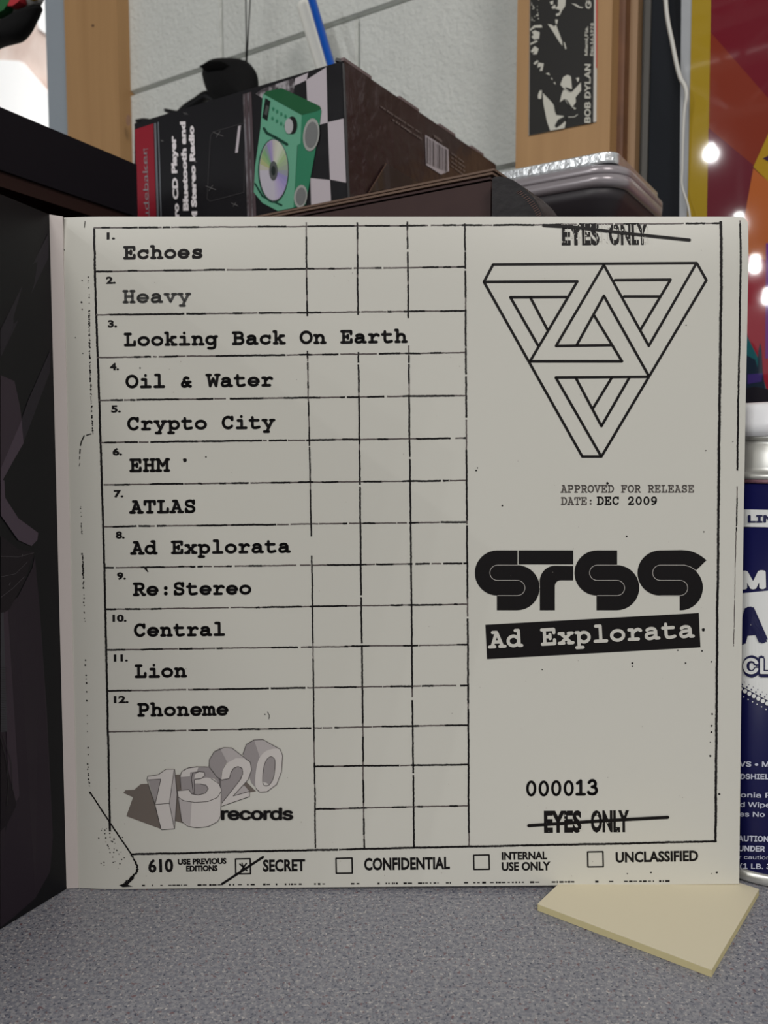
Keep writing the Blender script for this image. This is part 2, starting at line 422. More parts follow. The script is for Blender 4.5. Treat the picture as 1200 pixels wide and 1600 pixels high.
# left window: metal frame, glass, bright street beyond
m_alu = mat('window_metal', (140, 150, 158), .5, noise=(6, (150, 158, 166), .4))
mb = MB()
wall_box(mb, tW, tP0, -.1, 1.6, -.006, .012)
wall_box(mb, tW - 1.3, tW - 1.26, -.1, 1.6, -.2, .012)
wall_box(mb, tW - 1.3, tW, -.14, -.1, -.006, .02)
win = mb.build('window_1', m_alu); tag(win, kind='structure')
gm = mat('window_glass', (255, 255, 255), 0.0); gb = gm.node_tree.nodes['Principled BSDF']
gb.inputs['Transmission Weight'].default_value = 1.0; gb.inputs['IOR'].default_value = 1.01
mb = MB(); wall_box(mb, tW - 1.26, tW, -.1, 1.6, -.10, -.096); mb.build('pane', gm, win)
# wooden post left of the blocks
m_wood = mat('pine_trim', (174, 136, 90), .55, noise=(3, (158, 120, 76), .3))
nt = m_wood.node_tree
for n_ in list(nt.nodes):
    if n_.type == 'TEX_NOISE':
        mp = nt.nodes.new('ShaderNodeMapping'); mp.inputs['Scale'].default_value = (26, 26, 1.2)
        tcn = [q for q in nt.nodes if q.type == 'TEX_COORD'][0]
        nt.links.new(tcn.outputs['Object'], mp.inputs['Vector']); nt.links.new(mp.outputs['Vector'], n_.inputs['Vector'])
mb = MB(); wall_box(mb, tP0, tP1, -.9, 1.7, -.006, .022)
tr1 = mb.build('trim_1', m_wood); tag(tr1, kind='structure')
kn = Ink(Plane(W(0, 0, .022), D2), .0003); kn.ell(145, 40, 2.2, 2.2); kn.build('knot', mat('knot', (90, 62, 40), .6), tr1)
kn = Ink(Plane(W(0, 0, .022), D2), .0003); kn.ell(201, 188, 4, 9); kn.build('knot', mat('dark_knot', (140, 105, 80), .6), tr1)
# right post with its darker side and metal channel
PF = Plane(W(0, 0, .055), D2)
tq0 = float((PF.one(806, 200) - W0) @ R1); tq1 = float((PF.one(953, 200) - W0) @ R1)
mb = MB(); wall_box(mb, tq0, tq1, -.9, 1.7, -.006, .055)
tr2 = mb.build('trim_2', m_wood); tag(tr2, kind='structure')
mb = MB(); wall_box(mb, tq1, tq1 + .006, -.9, 1.7, -.006, .035); mb.build('side_strip', mat('brown_jamb', (112, 72, 42), .5, noise=(40, (88, 54, 32), .2)), tr2)
mb = MB(); wall_box(mb, tq1 + .006, tq1 + .013, -.9, 1.7, -.006, .02); mb.build('side_strip', mat('pale_jamb', (150, 118, 84), .5), tr2)
tb0 = wall_t(985); tb1 = wall_t(1012)
mb = MB(); wall_box(mb, tq1 + .013, wall_t(1004, .003), -.9, 1.7, -.006, .003)
wall_box(mb, wall_t(1004, .003), wall_t(1010, .008), -.9, 1.7, -.006, .008)
t3 = mb.build('trim_3', mat('grey_channel', (70, 68, 64), .45, metal=.3)); tag(t3, kind='structure')
mb = MB(); wall_box(mb, wall_t(1010, .008), wall_t(1110), -.9, 1.7, -.006, .004)
t4 = mb.build('trim_4', mat('dark_navy_channel', (14, 20, 28), .6, spec=.2)); tag(t4, kind='structure')

# street beyond the window
m_out = mat('pale_siding', (196, 168, 156), .8, noise=(3.0, (236, 222, 214), .12))
for q in m_out.node_tree.nodes:
    if q.type == 'TEX_NOISE': q.inputs['Scale'].default_value = 1.6
OUT = Plane(W(0, 0, -3.2), D2)
mb = MB(); c4 = [OUT.one(x, y) for x, y in ((-420, 620), (330, 620), (330, -160), (-420, -160))]
c4[0][2] = c4[1][2] = FLOOR; mb.prism(c4, D2 * .2)
bld = mb.build('house', m_out); tag(bld, 'pale sunlit house wall seen through the left window', 'house')
for q in ([(-80, 90), (30, 95), (110, 190), (95, 262), (20, 190), (-80, 130)], [(50, -20), (100, -20), (104, 78), (60, 44)], [(70, 205), (108, 190), (108, 226), (84, 222)]):
    mb = MB(); mb.prism([OUT.one(x, y, .03) for x, y in q], -D2 * -.001); mb.prism([OUT.one(x, y, .06) for x, y in q], D2 * .05)
    mb.build('snow_patch', mat('white_snow', (255, 255, 255), .9), bld)

# ------------------------------------------------------------------ counter
m_ct = bpy.data.materials.new('speckled_laminate'); m_ct.use_nodes = True; nt = m_ct.node_tree; bs = nt.nodes['Principled BSDF']
bs.inputs['Roughness'].default_value = .42
tc = nt.nodes.new('ShaderNodeTexCoord')
def speck(scale, lo, hi, typ='noise'):
    n = nt.nodes.new('ShaderNodeTexNoise'); n.inputs['Scale'].default_value = scale; n.inputs['Detail'].default_value = 2; n.inputs['Roughness'].default_value = .7
    nt.links.new(tc.outputs['Object'], n.inputs['Vector'])
    r = nt.nodes.new('ShaderNodeMapRange'); r.inputs['From Min'].default_value = lo; r.inputs['From Max'].default_value = hi
    nt.links.new(n.outputs['Fac'], r.inputs['Value']); return r.outputs['Result']
def mix(fac, a, b):
    m = nt.nodes.new('ShaderNodeMix'); m.data_type = 'RGBA'; nt.links.new(fac, m.inputs['Factor'])
    for s_, v in ((6, a), (7, b)):
        if isinstance(v, tuple): m.inputs[s_].default_value = tuple(lin(x) for x in v) + (1,)
        else: nt.links.new(v, m.inputs[s_])
    return m.outputs[2]
c1 = mix(speck(520, .42, .58), (124, 126, 136), (153, 153, 158))
c2 = mix(speck(700, .585, .64), c1, (68, 74, 92))
c3 = mix(speck(640, .60, .66), c2, (196, 192, 190))
n2 = speck(430, .62, .68); c4_ = mix(n2, c3, (120, 92, 96))
nt.links.new(c4_, bs.inputs['Base Color'])
mb = MB(); cpts = [W(-1.35, -.04, .062), W(.95, -.04, .062)]
mb.prism([(-1.0, -.35, -.04), (.85, -.35, -.04), tuple(cpts[1]), tuple(cpts[0])], (0, 0, .04))
counter = thing('service_counter', 'grey speckled laminate counter under the open record sleeve', 'counter', (0, .4, 0))
ctr = mb.build('counter_top', m_ct, counter)
mb = MB(); mb.prism([(-.95, -.28, FLOOR), (.8, -.28, FLOOR), tuple(W(.9, FLOOR, .07)), tuple(W(-1.3, FLOOR, .07))], (0, 0, -.04 - FLOOR))
mb.build('counter_base', mat('counter_base_grey', (120, 118, 116), .6), counter)

# ------------------------------------------------------------------ sticky notes
PADZ = .0034
pL, pN, pR = on_z(840, 1412, PADZ), on_z(1112, 1515, PADZ), on_z(1186, 1389, PADZ)
pB = pL + pR - pN
pad = thing('sticky_note_pad', 'pale yellow sticky note pad lying under the right corner of the record sleeve', 'notepad', (pL + pN + pR + pB)[:3] / 4 * np.array([1, 1, 0]))
m_pad = mat('pale_yellow_paper', (224, 215, 188), .7)
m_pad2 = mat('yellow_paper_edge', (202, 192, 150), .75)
quad = [np.array([q[0], q[1], 0.0002]) for q in (pL, pN, pR, pB)]
mb = MB()
cc = sum(quad) / 4
for i in range(12):
    s_ = 1 - .0035 * (i % 2); z0 = .0002 + i * (PADZ - .0005) / 12
    mb.prism([cc + (q - cc) * s_ + ZZ * (z0 - .0002) for q in quad], (0, 0, (PADZ - .0005) / 12 + .00001))
mb.build('note_stack', m_pad2, pad)['kind'] = 'stuff'
mb = MB(); mb.prism([q + ZZ * (PADZ - .0003 - .0002) for q in quad], (0, 0, .0003)); mb.build('top_sheet', m_pad, pad)

# ------------------------------------------------------------------ record sleeve
BL = on_z(121, 1389.5, .0004); BR = on_z(1155, 1381, PADZ + .0004)
HB = on_z(104, 1388.5, .0004)
def top_at(px, py, base, H, back=True):
    d = ray(px, py); o = CAM - base; A = d @ d; B = 2 * d @ o; C_ = o @ o - H * H; D = B * B - 4 * A * C_
    if D < 0: return CAM + d * (-B / (2 * A))
    s_ = (-B + math.sqrt(D)) / (2 * A); return CAM + d * s_
HH = .3130
def best_h(px, py, base):
    d = ray(px, py); return CAM + d * (base[1] / d[1] + .006 / d[1])
TL = best_h(96, 337, BL); TR = best_h(1171, 337, BR); HT = best_h(77, 335, HB)
bend = lambda u, v: -.0016 * np.clip((v - .90) / .10, 0, 1.2) ** 2 - .0014 * np.clip(1 - u / .06, 0, 1) ** 2 - .0012 * np.sin(np.clip(v, 0, 1) * 3.14) * (u > .9) * np.clip((u - .9) * 10, 0, 1) ** 2
SL = Sheet(BL, BR, TR, TL, bend)
sleeve = thing('record_sleeve', 'open white gatefold record sleeve printed with a typed track list, standing on the counter', 'record sleeve', (float((BL[0] + BR[0]) / 2), float((BL[1] + BR[1]) / 2), 0))


def board(surf, name, m, parent, th, nu=60, nv=60, rr=0.012, corners=((1, 1),), edge=None, du=0):
    us = np.linspace(0, 1, nu); vs = np.linspace(0, 1, nv)
    us = np.unique(np.concatenate([us, 1 - np.linspace(0, rr, 7)])); vs = np.unique(np.concatenate([vs, 1 - np.linspace(0, rr, 7), 1 - np.linspace(0, .1, 14) if nv > 10 else vs])); us = np.unique(np.concatenate([us, np.linspace(0, .07, 14) if nu > 30 else us]))
    U, V_ = np.meshgrid(us, vs); U = U.ravel().copy(); V_ = V_.ravel().copy(); n = len(us); k = len(vs)
    if (1, 1) in corners:
        a = (U - (1 - rr)) / rr; b = (V_ - (1 - rr)) / rr; ms = (a > 0) & (b > 0)
        sc_ = np.where(ms, np.maximum(a, b) / np.maximum(np.hypot(a, b), 1e-9), 1)
        U = np.where(ms, 1 - rr + a * rr * sc_, U); V_ = np.where(ms, 1 - rr + b * rr * sc_, V_)
    Fp = surf.P(U, V_, 0); Bp = surf.P(U, V_, -th); N = len(U)
    fc = []
    for j in range(k - 1):
        for i in range(n - 1):
            q = j * n + i; fc.append((q, q + 1, q + n + 1, q + n)); fc.append((N + q, N + q + n, N + q + n + 1, N + q + 1))
    ring = [i for i in range(n)] + [j * n + n - 1 for j in range(1, k)] + [(k - 1) * n + i for i in range(n - 2, -1, -1)] + [j * n for j in range(k - 2, 0, -1)]
    M_ = len(ring); nf = len(fc)
    for q in range(M_): fc.append((2 * N + q, 2 * N + M_ + q, 2 * N + M_ + (q + 1) % M_, 2 * N + (q + 1) % M_))
    o = link_mesh(name, np.concatenate([Fp, Bp, Fp[ring], Bp[ring]]), fc, m, parent)
    for p in o.data.polygons[:nf]: p.use_smooth = True
    return o


m_card = mat('white_card', (204, 203, 195), .34, spec=.45, noise=(5, (202, 201, 191), .4))
panel = board(SL, 'front_panel', m_card, sleeve, .0035)
spine_s = Sheet(HB, BL, TL - SL.n * .0011, HT)
spine_s.c[1] = BL - SL.n * .0011
board(spine_s, 'spine', mat('spine_card', (205, 196, 192), .4), sleeve, .001, nu=4, nv=4, corners=())
# left leaf
E0 = on_z(0, 1452, .0004); db = (E0 - HB); db /= np.linalg.norm(db)
best = None
for i in range(-600, 600):
    a = math.atan2(db[1], db[0]) + i * .0005
    d_ = np.array([math.cos(a), math.sin(a), 0]); p = proj((HT + d_ * .12)[None])[0]; h = proj(HT[None])[0]
    y0 = h[1] + (p[1] - h[1]) * (0 - h[0]) / (p[0] - h[0]); e = abs(y0 - 303)
    if best is None or e < best[0]: best = (e, d_)
dt = best[1]
LW = .30
LF = Sheet(HB + db * LW, HB, HT, HT + dt * LW)
leaf_m = mat('black_gloss_print', (17, 17, 20), .35, spec=.22)
leaf = board(LF, 'left_leaf', leaf_m, sleeve, .0035, nu=20, nv=20, corners=())
leaf['label'] = 'dark printed leaf folded forward'

PP = leaf
ca = lambda p: (p[0] / 3.2, 300 + p[1] / 3.2)
cbx = lambda p: (p[0] / 2.19, 750 + p[1] / 2.19)
def art(name, polys, m, tr, off):
    for p in polys: Ink(LF, off, tr).poly(p).build(name, m, PP)
pA = mat('print_dim_grey', (38, 34, 41), .35, spec=.22); pB_ = mat('print_purple_grey', (56, 46, 55), .35, spec=.22)
pC = mat('print_deep_purple', (40, 32, 40), .35, spec=.22); pD = mat('print_lilac_grey', (74, 63, 74), .35, spec=.22)
pE = mat('print_dark_plum', (26, 20, 26), .35, spec=.22); pF = mat('print_cool_grey', (58, 57, 62), .35, spec=.22)
art('printed_beam', [[(240, 205), (240, 330), (0, 830), (0, 690)]], pA, ca, .0002)
art('printed_beam', [[(250, 790), (248, 900), (115, 1255), (105, 1140), (140, 1040)]], pA, ca, .0002)
art('printed_suit', [[(0, 915), (70, 945), (95, 1060), (108, 1150), (0, 1385)], [(0, 1455), (10, 1470), (30, 1560), (50, 1600), (0, 1600)]], pB_, ca, .0003)
art('printed_beam', [[(105, 1140), (115, 1255), (60, 1350), (0, 1460), (0, 1385)]], pD, ca, .00035)
art('printed_suit', [[(118, 260), (135, 440), (160, 800), (180, 1220), (170, 1340), (120, 1430), (40, 1500), (0, 1530), (0, 440), (60, 400), (110, 300)]], pC, cbx, .0002)
art('printed_sleeve', [[(0, 0), (12, 0), (15, 60), (60, 130), (128, 180), (125, 205), (105, 225), (60, 205), (0, 120)]], pD, cbx, .0005)
art('printed_glove', [[(0, 190), (60, 235), (115, 245), (80, 350), (30, 440), (0, 455)]], pE, cbx, .00045)
art('printed_band', [[(10, 455), (25, 445), (65, 1080), (50, 1105), (28, 1110)]], pB_, cbx, .0003)
art('printed_instrument', [[(0, 450), (10, 452), (22, 860), (0, 862)]], pF, cbx, .0004)
art('printed_glove', [[(0, 880), (12, 920), (28, 1000), (55, 1110), (20, 1180), (0, 1200)]], pE, cbx, .0004)
i = Ink(LF, .0006, cbx)
i.stroke([(72, 262), (74, 254)], .8); i.stroke([(28, 358), (32, 350)], 1.0)
i.stroke([(0, 260), (60, 262), (112, 248)], .5); i.stroke([(0, 330), (50, 320), (90, 280)], .5); i.stroke([(0, 400), (40, 370), (80, 330)], .6)
i.build('printed_glint', mat('print_pale_line', (76, 70, 76), .3), PP)
i = Ink(LF, .0006, cbx)
for yy in range(640, 860, 8): i.stroke([(0, yy), (18, yy + 1)], .5, caps=False)
for q in ([(0, 880), (18, 960), (26, 1040), (20, 1110)], [(6, 870), (34, 960), (40, 1060)]): i.stroke(q, 1.0)
i.build('printed_detail', mat('print_black_line', (18, 17, 20), .3), PP)

PP = panel
m_ink = mat('black_ink', (17, 14, 15), .5, spec=.2); m_fade = mat('faded_ink', (88, 80, 78), .42); m_soft = mat('soft_grey_ink', (62, 62, 60), .42)
O1 = .00015
# ruled form lines
HL = [((145, 355), (1130, 347.5)), ((150, 424), (727, 417)), ((150, 492), (727, 485.5)), ((152, 558.5), (727, 551)), ((155, 625.5), (728, 618)), ((157, 691.5), (728, 684.5)),
      ((159, 757.5), (728, 750.5)), ((161, 823), (729, 815.5)), ((163, 887), (730, 880)), ((165, 952), (730, 944)), ((167, 1015.5), (730, 1007)), ((168, 1079.5), (731, 1070.5)),
      ((170, 1143.5), (731, 1132.5)), ((490, 1197.5), (732, 1194.5)), ((492, 1264), (732, 1258.5))]
VL = [((478, 346), (480, 494), 2.4), ((480.5, 548), (486.5, 838), 2.2), ((487, 868), (493, 1325), 2.2), ((558, 346), (559.5, 492), 2.4), ((560, 550), (569, 1325), 2.5),
      ((636.5, 345), (638, 497), 2.4), ((638.5, 540), (647, 1325), 2.5), ((726.5, 348), (733, 1322), 2.6)]
for (p, q) in HL:
    a = Ink(SL, O1); f = Ink(SL, O1); a.rough(p, q, 2.8, .62, f)
    o = a.build('ruled_line', m_ink, PP)
    if f.v: f.build('worn_ruled_line', m_fade, PP)['kind'] = 'stuff'
for (p, q, wd) in VL:
    a = Ink(SL, O1); f = Ink(SL, O1); a.rough(p, q, wd * 1.08, .25, f); a.build('ruled_line', m_ink, PP)
    if f.v: f.build('worn_ruled_line', m_fade, PP)['kind'] = 'stuff'
a = Ink(SL, O1); a.rough((146, 355), (155, 620), 3.4, .02); a.rough((155, 620), (163, 880), 3.4, .02); a.rough((163, 880), (172, 1299), 3.4, .02); a.build('frame_line', m_ink, PP)
a = Ink(SL, O1); a.rough((1128, 344), (1123, 790), 4.2, .02); a.rough((1123, 790), (1118, 1316), 3.8, .02); a.build('frame_line', m_ink, PP)
a = Ink(SL, O1); a.rough((205, 1334.5), (620, 1325), 3.2, .05); a.rough((620, 1325), (1119, 1314.5), 3.2, .02); a.build('frame_line', m_ink, PP)
a = Ink(SL, O1); f = Ink(SL, O1); a.rough((1158.5, 343), (1153, 735), 3.0, .05, f); a.rough((1153, 760), (1152, 830), 2.2, .3, f); f.rough((1151.5, 830), (1147.5, 1010), 1.2, .5); a.build('frame_line', m_ink, PP); f.build('worn_ruled_line', m_fade, PP)
# torn-edge marks at the left and foot
a = Ink(SL, O1)
a.rough((140, 1238), (205, 1334), 2.4, .04)
for q in smoothpath([(205, 1334), (213, 1350), (214, 1362), (205, 1371), (190, 1384)], 9)[::1]: a.dot(q[0] + random.uniform(-1, 1), q[1] + random.uniform(-1, 1), 1.6)
a.poly([(186, 1383), (197, 1379), (208, 1368), (210, 1372), (200, 1382), (208, 1385), (192, 1386)])
def dashes(x0, y0, x1, y1, n, w0=1.0, den=.6):
    for k in range(n):
        if random.random() > den: continue
        t = (k + random.random()) / n; x = x0 + (x1 - x0) * t + random.uniform(-.7, .7); y = y0 + (y1 - y0) * t + random.uniform(-.7, .7)
        a.dot(x, y, w0 * random.uniform(.5, 1.3))
dashes(137, 430, 140, 475, 10); dashes(139, 485, 141, 590, 60, 1.2, .8); dashes(141, 590, 145, 680, 50, 1.2, .6)
a.stroke([(142, 678), (135, 680)], 1.6); a.stroke([(131, 681), (127, 689), (125, 696)], 2); a.stroke([(124.5, 702), (124, 708)], 2); a.stroke([(124, 713), (123.5, 717)], 1.4); a.stroke([(124, 724), (123, 728)], 1.1)
a.stroke([(131, 344), (130, 354)], 1.2)
dashes(125, 790, 127, 835, 24, .9); dashes(128, 865, 130, 920, 40, 1.2, .85); dashes(130, 930, 132, 975, 10, 1.1); dashes(133, 1030, 137, 1180, 16, 1.2); dashes(136, 1190, 140, 1240, 12, 1.5, .8)
for k in range(36): a.dot(165 + random.gauss(0, 10) + k * .5, 1290 + k * 1.8 + random.gauss(0, 4), random.uniform(.5, 1.5))
for x0, x1, d_ in ((222, 346, .8), (358, 365, .8), (372, 378, 1), (386, 395, .7), (404, 470, .5), (480, 520, .5), (545, 570, .35), (590, 705, .62), (725, 820, .85), (828, 838, .8), (862, 900, .7), (912, 930, .8), (945, 962, .8), (975, 1040, .8)):
    x = x0
    while x < x1:
        L = random.uniform(1.5, 7)
        if random.random() < d_: a.stroke([(x, 1383.5 - (x - 200) * .0085), (x + L, 1383.5 - (x + L - 200) * .0085)], random.uniform(1.4, 3.0), caps=False)
        x += L + random.uniform(.8, 4)
for (x, y, r) in ((289, 719, 3.2), (322, 714, 1.3), (228, 889, 2.2), (318, 1014, 1), (274, 985, .9), (219, 575, 1.3), (1099, 984, 2.7), (949, 755, 2.2), (785, 790, 1.4), (744, 735, 1.4), (746, 731, 1), (979, 838, 1.4),
                  (1059, 1016, 1.1), (1071, 1036, 1.3), (1097, 1017, 1.3), (988, 1036, 1.5), (847, 1046, 1), (988, 1041, 1), (1112, 1034, 1.3), (1113, 1116, 1.6), (1112, 1134, 1.6), (1112, 1144, 1.5), (1110, 1160, 1), (1110, 1181, 1.8),
                  (1124, 1241, 1.8), (1120, 1363, 1.6), (1112, 1365, .8), (128, 438, 1), (127, 472, 1.5), (128, 483, .9), (98, 389, .9), (117, 527, .8), (129, 552, .9), (414, 1116, 1), (980, 1365, 1), (1017, 1363, 1.4), (1103, 704, .9), (1146, 690, .9), (1100, 831, 1), (1072, 508, .9)):
    a.dot(x, y, r)
a.stroke([(418, 1112), (421, 1118), (420, 1123)], 1.0); a.stroke([(228, 889), (231, 893)], 2)
a.build('ink_specks', m_ink, PP)['kind'] = 'stuff'
a = Ink(SL, O1)
for k in range(90): a.dot(random.uniform(150, 1110), random.uniform(370, 1370), random.uniform(.35, .9))
a.build('faint_specks', mat('faint_ink', (168, 162, 156), .5), PP)['kind'] = 'stuff'

# typed titles
TT = [('Echoes', 192, 405, 21.1), ('Heavy', 191, 474, 21.6), ('Looking Back On Earth', 193, 541, 21.15), ('Oil & Water', 196, 606.5, 21.1), ('Crypto City', 198, 672.5, 21.1), ('EHM', 202, 737.5, 21.0),
      ('ATLAS', 203, 802.5, 20.9), ('Ad Explorata', 204.5, 866.5, 20.85), ('Re:Stereo', 207.5, 931, 20.7), ('Central', 208.5, 995, 20.6), ('Lion', 210, 1059, 20.6), ('Phoneme', 214.5, 1119.5, 20.5)]
ANG = -.0125
for k, (s_, x, y, adv) in enumerate(TT):
    a = Ink(SL, O1); a.typed(s_, (x, y), ANG, adv, 3.5, 1.28 if k != 1 else 1.15); a.build('track_title', m_soft if k == 1 else m_ink, PP)
NUM = [('1.', 166, 373, 179), ('2.', 166, 443, 181), ('3.', 169, 511, 183), ('4.', 172, 578, 186), ('5.', 174, 644, 189), ('6.', 176, 711, 191), ('7.', 178, 776.5, 193), ('8.', 181, 841, 195), ('9.', 183, 905, 197), ('10.', 176, 971, 198), ('11.', 178, 1033, 200), ('12.', 178, 1098, 201)]
for s_, x, y, x1 in NUM:
    a = Ink(SL, O1); a.text(s_, (x, y), (x1, y - .3), 10.5, .045); a.build('track_number', m_ink, PP)

# triangle emblem
T7 = lambda p: (720 + p[0] / 2.6087, 330 + p[1] / 2.6087)
tri = [[(132, 217), (962, 211), (1001, 281), (573, 1000), (495, 1000), (94, 288), (132, 217)], [(94, 288), (475, 286), (283, 610)], [(430, 350), (202, 351), (315, 548)], [(283, 351), (354, 485)],
       [(583, 219), (388, 549), (612, 546)], [(472, 546), (583, 345), (765, 670)], [(543, 425), (657, 612), (283, 612)], [(583, 219), (766, 549), (960, 213)], [(628, 281), (855, 279), (734, 480)], [(665, 348), (812, 348)],
       [(760, 675), (387, 678), (571, 998)], [(469, 680), (573, 876), (687, 678)], [(614, 680), (540, 801)]]
a = Ink(SL, O1, T7)
for p in tri: a.stroke(p, 4.1)
a.build('triangle_emblem', m_ink, PP)
# stamps
def stamp(y, x0, x1, dy, strike, cap, worn):
    a = Ink(SL, O1); a.text('EYES', (x0, y), (x0 + (x1 - x0) * .44, y + dy * .4), cap, .045); a.text('ONLY', (x0 + (x1 - x0) * .55, y + dy * .5), (x1, y + dy), cap, .045)
    a.build('stamp_lettering', m_ink, PP)
    b = Ink(SL, O1 * 1.6)
    for k in range(worn): b.dot(random.uniform(x0, x1), y + dy * .5 - random.uniform(0, cap), random.uniform(.5, 1.4))
    if worn > 50:
        for xx in np.linspace(x0, x1, 16): b.stroke([(xx, y - 1), (xx + .5, y - cap)], .6, caps=False)
    b.build('stamp_wear', m_card, PP)['kind'] = 'stuff'
    a = Ink(SL, O1 * 2.4); a.stroke(strike[:-1], strike[-1]); a.build('strike_line', m_ink, PP)
stamp(381, 878, 1013, -1, [(850, 351), (900, 354), (980, 364), (1078, 374.5), 4.6], 32, 70)
stamp(1299, 850, 983, -1, [(826, 1289.5), (940, 1282), (1043, 1276.5), 5.0], 32, 20)
a = Ink(SL, O1); a.typed('APPROVED FOR RELEASE', (876, 770), -.001, 10.45, 2.1, .95); a.typed('DATE:', (876, 789), -.001, 10.4, 2.1, .95); a.build('release_lettering', mat('grey_type', (92, 86, 82), .42), PP)
a = Ink(SL, O1); a.typed('DEC 2009', (932, 789), -.001, 12.0, 2.25, 1.05); a.build('release_lettering', m_ink, PP)
a = Ink(SL, O1)
for ch, x, y in zip('000013', (820, 839.5, 859, 878.5, 897, 916), (1244.5, 1244.5, 1244, 1244, 1243, 1242.5)): a.typed(ch, (x, y), 0, 20, 4.3, .95 if ch == '0' else 1.1)
a.build('serial_number', m_ink, PP)

# band logo
T8 = lambda p: (720 + p[0] / 2.6087, 720 + p[1] / 2.6087)
def arc(cx, cy, r, a0, a1, n=20): return [(cx + r * math.cos(math.radians(a0 + (a1 - a0) * i / n)), cy + r * math.sin(math.radians(a0 + (a1 - a0) * i / n))) for i in range(n + 1)]
def ess(dx, last=False):
    L = arc(149 + dx, 457, 92, 270, 90) ; R_ = arc(229 + dx, 517, 92, 90, -90)
    if not last: return [(231 + dx, 365)] + L + [(147 + dx, 549), (147 + dx, 609)] + R_ + [(231 + dx, 425)]
    return [tuple(q) for q in smoothpath([(1002, 405), (975, 385), (940, 369), (905, 364), (880, 364)], 4)] + arc(812, 457, 92, 270, 90) + [(892, 549), (892, 609)] + arc(895, 517, 92, 90, -42) + [(958, 448)]
a = Ink(SL, O1, T8)
a.poly(ess(0)); a.poly([(235, 365), (458, 365), (458, 422), (235, 422)]); a.poly([(458, 428), (458, 487), (405, 487)] + arc(407, 511, 24, 270, 180, 8) + [(383, 609), (322, 609), (322, 490)] + arc(385, 490, 63, 180, 270, 12))
a.poly(ess(406)); a.poly(ess(663, True)); a.build('band_logo', m_ink, PP)
a = Ink(SL, O1 * 2, T8)
for dx, x1 in ((0, 232), (406, 637), (663, 912)):
    path = [(x1, 425), (149 + dx, 425)] + arc(149 + dx, 456, 31, 270, 90, 12) + [(230 + dx, 487)] + arc(230 + dx, 518, 31, -90, 90, 12) + [(149 + dx, 549)]
    if dx == 663: path = [(960, 448), (935, 432), (912, 425)] + path[1:]
    a.stroke(path, .75, caps=False)
a.stroke([(319, 480), (321, 520)], .7, caps=False)
a.build('logo_hairline', mat('hairline_white', (190, 186, 180), .4), PP)
a = Ink(SL, O1, T8)
for k in range(24):
    t0, t1 = k / 24, (k + 1) / 24
    a.poly([(100 + 870 * t0, 668 - 48 * t0), (100 + 870 * t1, 668 - 48 * t1), (107 + 870 * t1, 808 - 48 * t1), (107 + 870 * t0, 808 - 48 * t0)])
a.build('title_label', m_ink, PP)
a = Ink(SL, O1 * 2.2); a.off = O1 * 3; a.typed('Ad Explorata', (763.5, 1013), -.054, 26.9, 4.55, 1.12); a.build('title_lettering', mat('label_white', (200, 198, 190), .4), PP, True)

# foot of the form
def foot(s_, x0, x1, y, cap, dy=-1, bold=.035):
    a = Ink(SL, O1); a.text(s_, (x0, y), (x1, y + dy), cap, bold); a.build('form_lettering', m_ink, PP)
foot('610', 232, 271, 1362.5, 20); foot('USE PREVIOUS', 278, 354, 1350.5, 8.5, -1.5, .05); foot('EDITIONS', 291, 340, 1361, 8.5, -.8, .05)
foot('SECRET', 411, 477, 1361, 18); foot('CONFIDENTIAL', 569, 703, 1359, 18.5, -2); foot('INTERNAL', 784, 855, 1343, 12, -1); foot('USE ONLY', 784, 860, 1360, 13, -1); foot('UNCLASSIFIED', 962, 1091, 1347, 16, -2.5)
for (x, y, w_, h_) in ((368, 1342, 23, 23), (525, 1341, 25, 23), (740, 1336, 24, 22), (918, 1331, 24, 23)):
    a = Ink(SL, O1); a.stroke([(x, y), (x + w_, y - .5), (x + w_ + .5, y + h_), (x + .5, y + h_ + .3), (x, y)], 2.3); a.build('checkbox', m_ink, PP)
a = Ink(SL, O1); a.stroke([(347, 1381), (370, 1366), (411, 1339)], 3.8); a.stroke([(375, 1350), (386, 1360)], 2.4); a.stroke([(385, 1349), (376, 1361)], 2.4); a.stroke([(378, 1348), (380, 1353)], 1.6); a.build('check_mark', m_ink, PP)

# label logo of drawn block numerals
C1 = lambda p: (180 + p[0] / 4, 1130 + p[1] / 4)
g_sh = mat('numeral_shadow_ink', (108, 99, 92), .42); g_lt = mat('numeral_light_ink', (204, 199, 195), .42); g_md = mat('numeral_mid_ink', (150, 144, 144), .42); g_m2 = mat('numeral_pale_mid_ink', (178, 172, 171), .42)
def lg(name, polys, m, off): 
    for p in polys: Ink(SL, off, C1).poly(p).build(name, m, PP)
lg('numeral_shadow', [[(52, 435), (65, 418), (120, 415), (160, 380), (205, 378), (252, 505), (290, 662), (70, 580), (112, 462)], [(375, 322), (410, 320), (440, 470), (425, 625), (375, 610), (388, 440)], [(800, 345), (880, 425), (840, 432), (800, 395)]], g_sh, O1)
lg('numeral_side', [[(205, 330), (287, 347), (252, 505), (207, 352)], [(798, 190), (822, 130), (868, 102), (900, 97), (925, 100), (960, 165), (905, 215), (880, 300), (878, 400), (850, 370)], [(588, 265), (590, 225), (618, 178), (655, 155), (720, 200), (668, 300), (667, 352), (635, 332)]], g_md, O1 * 1.5)
lg('numeral_side', [[(408, 330), (412, 305), (440, 282), (500, 271), (560, 268), (588, 270), (635, 332), (662, 352), (664, 410), (600, 470), (480, 460), (415, 415)], [(645, 345), (722, 290), (800, 260), (805, 340), (668, 512), (662, 420)]], g_md, O1 * 1.7)
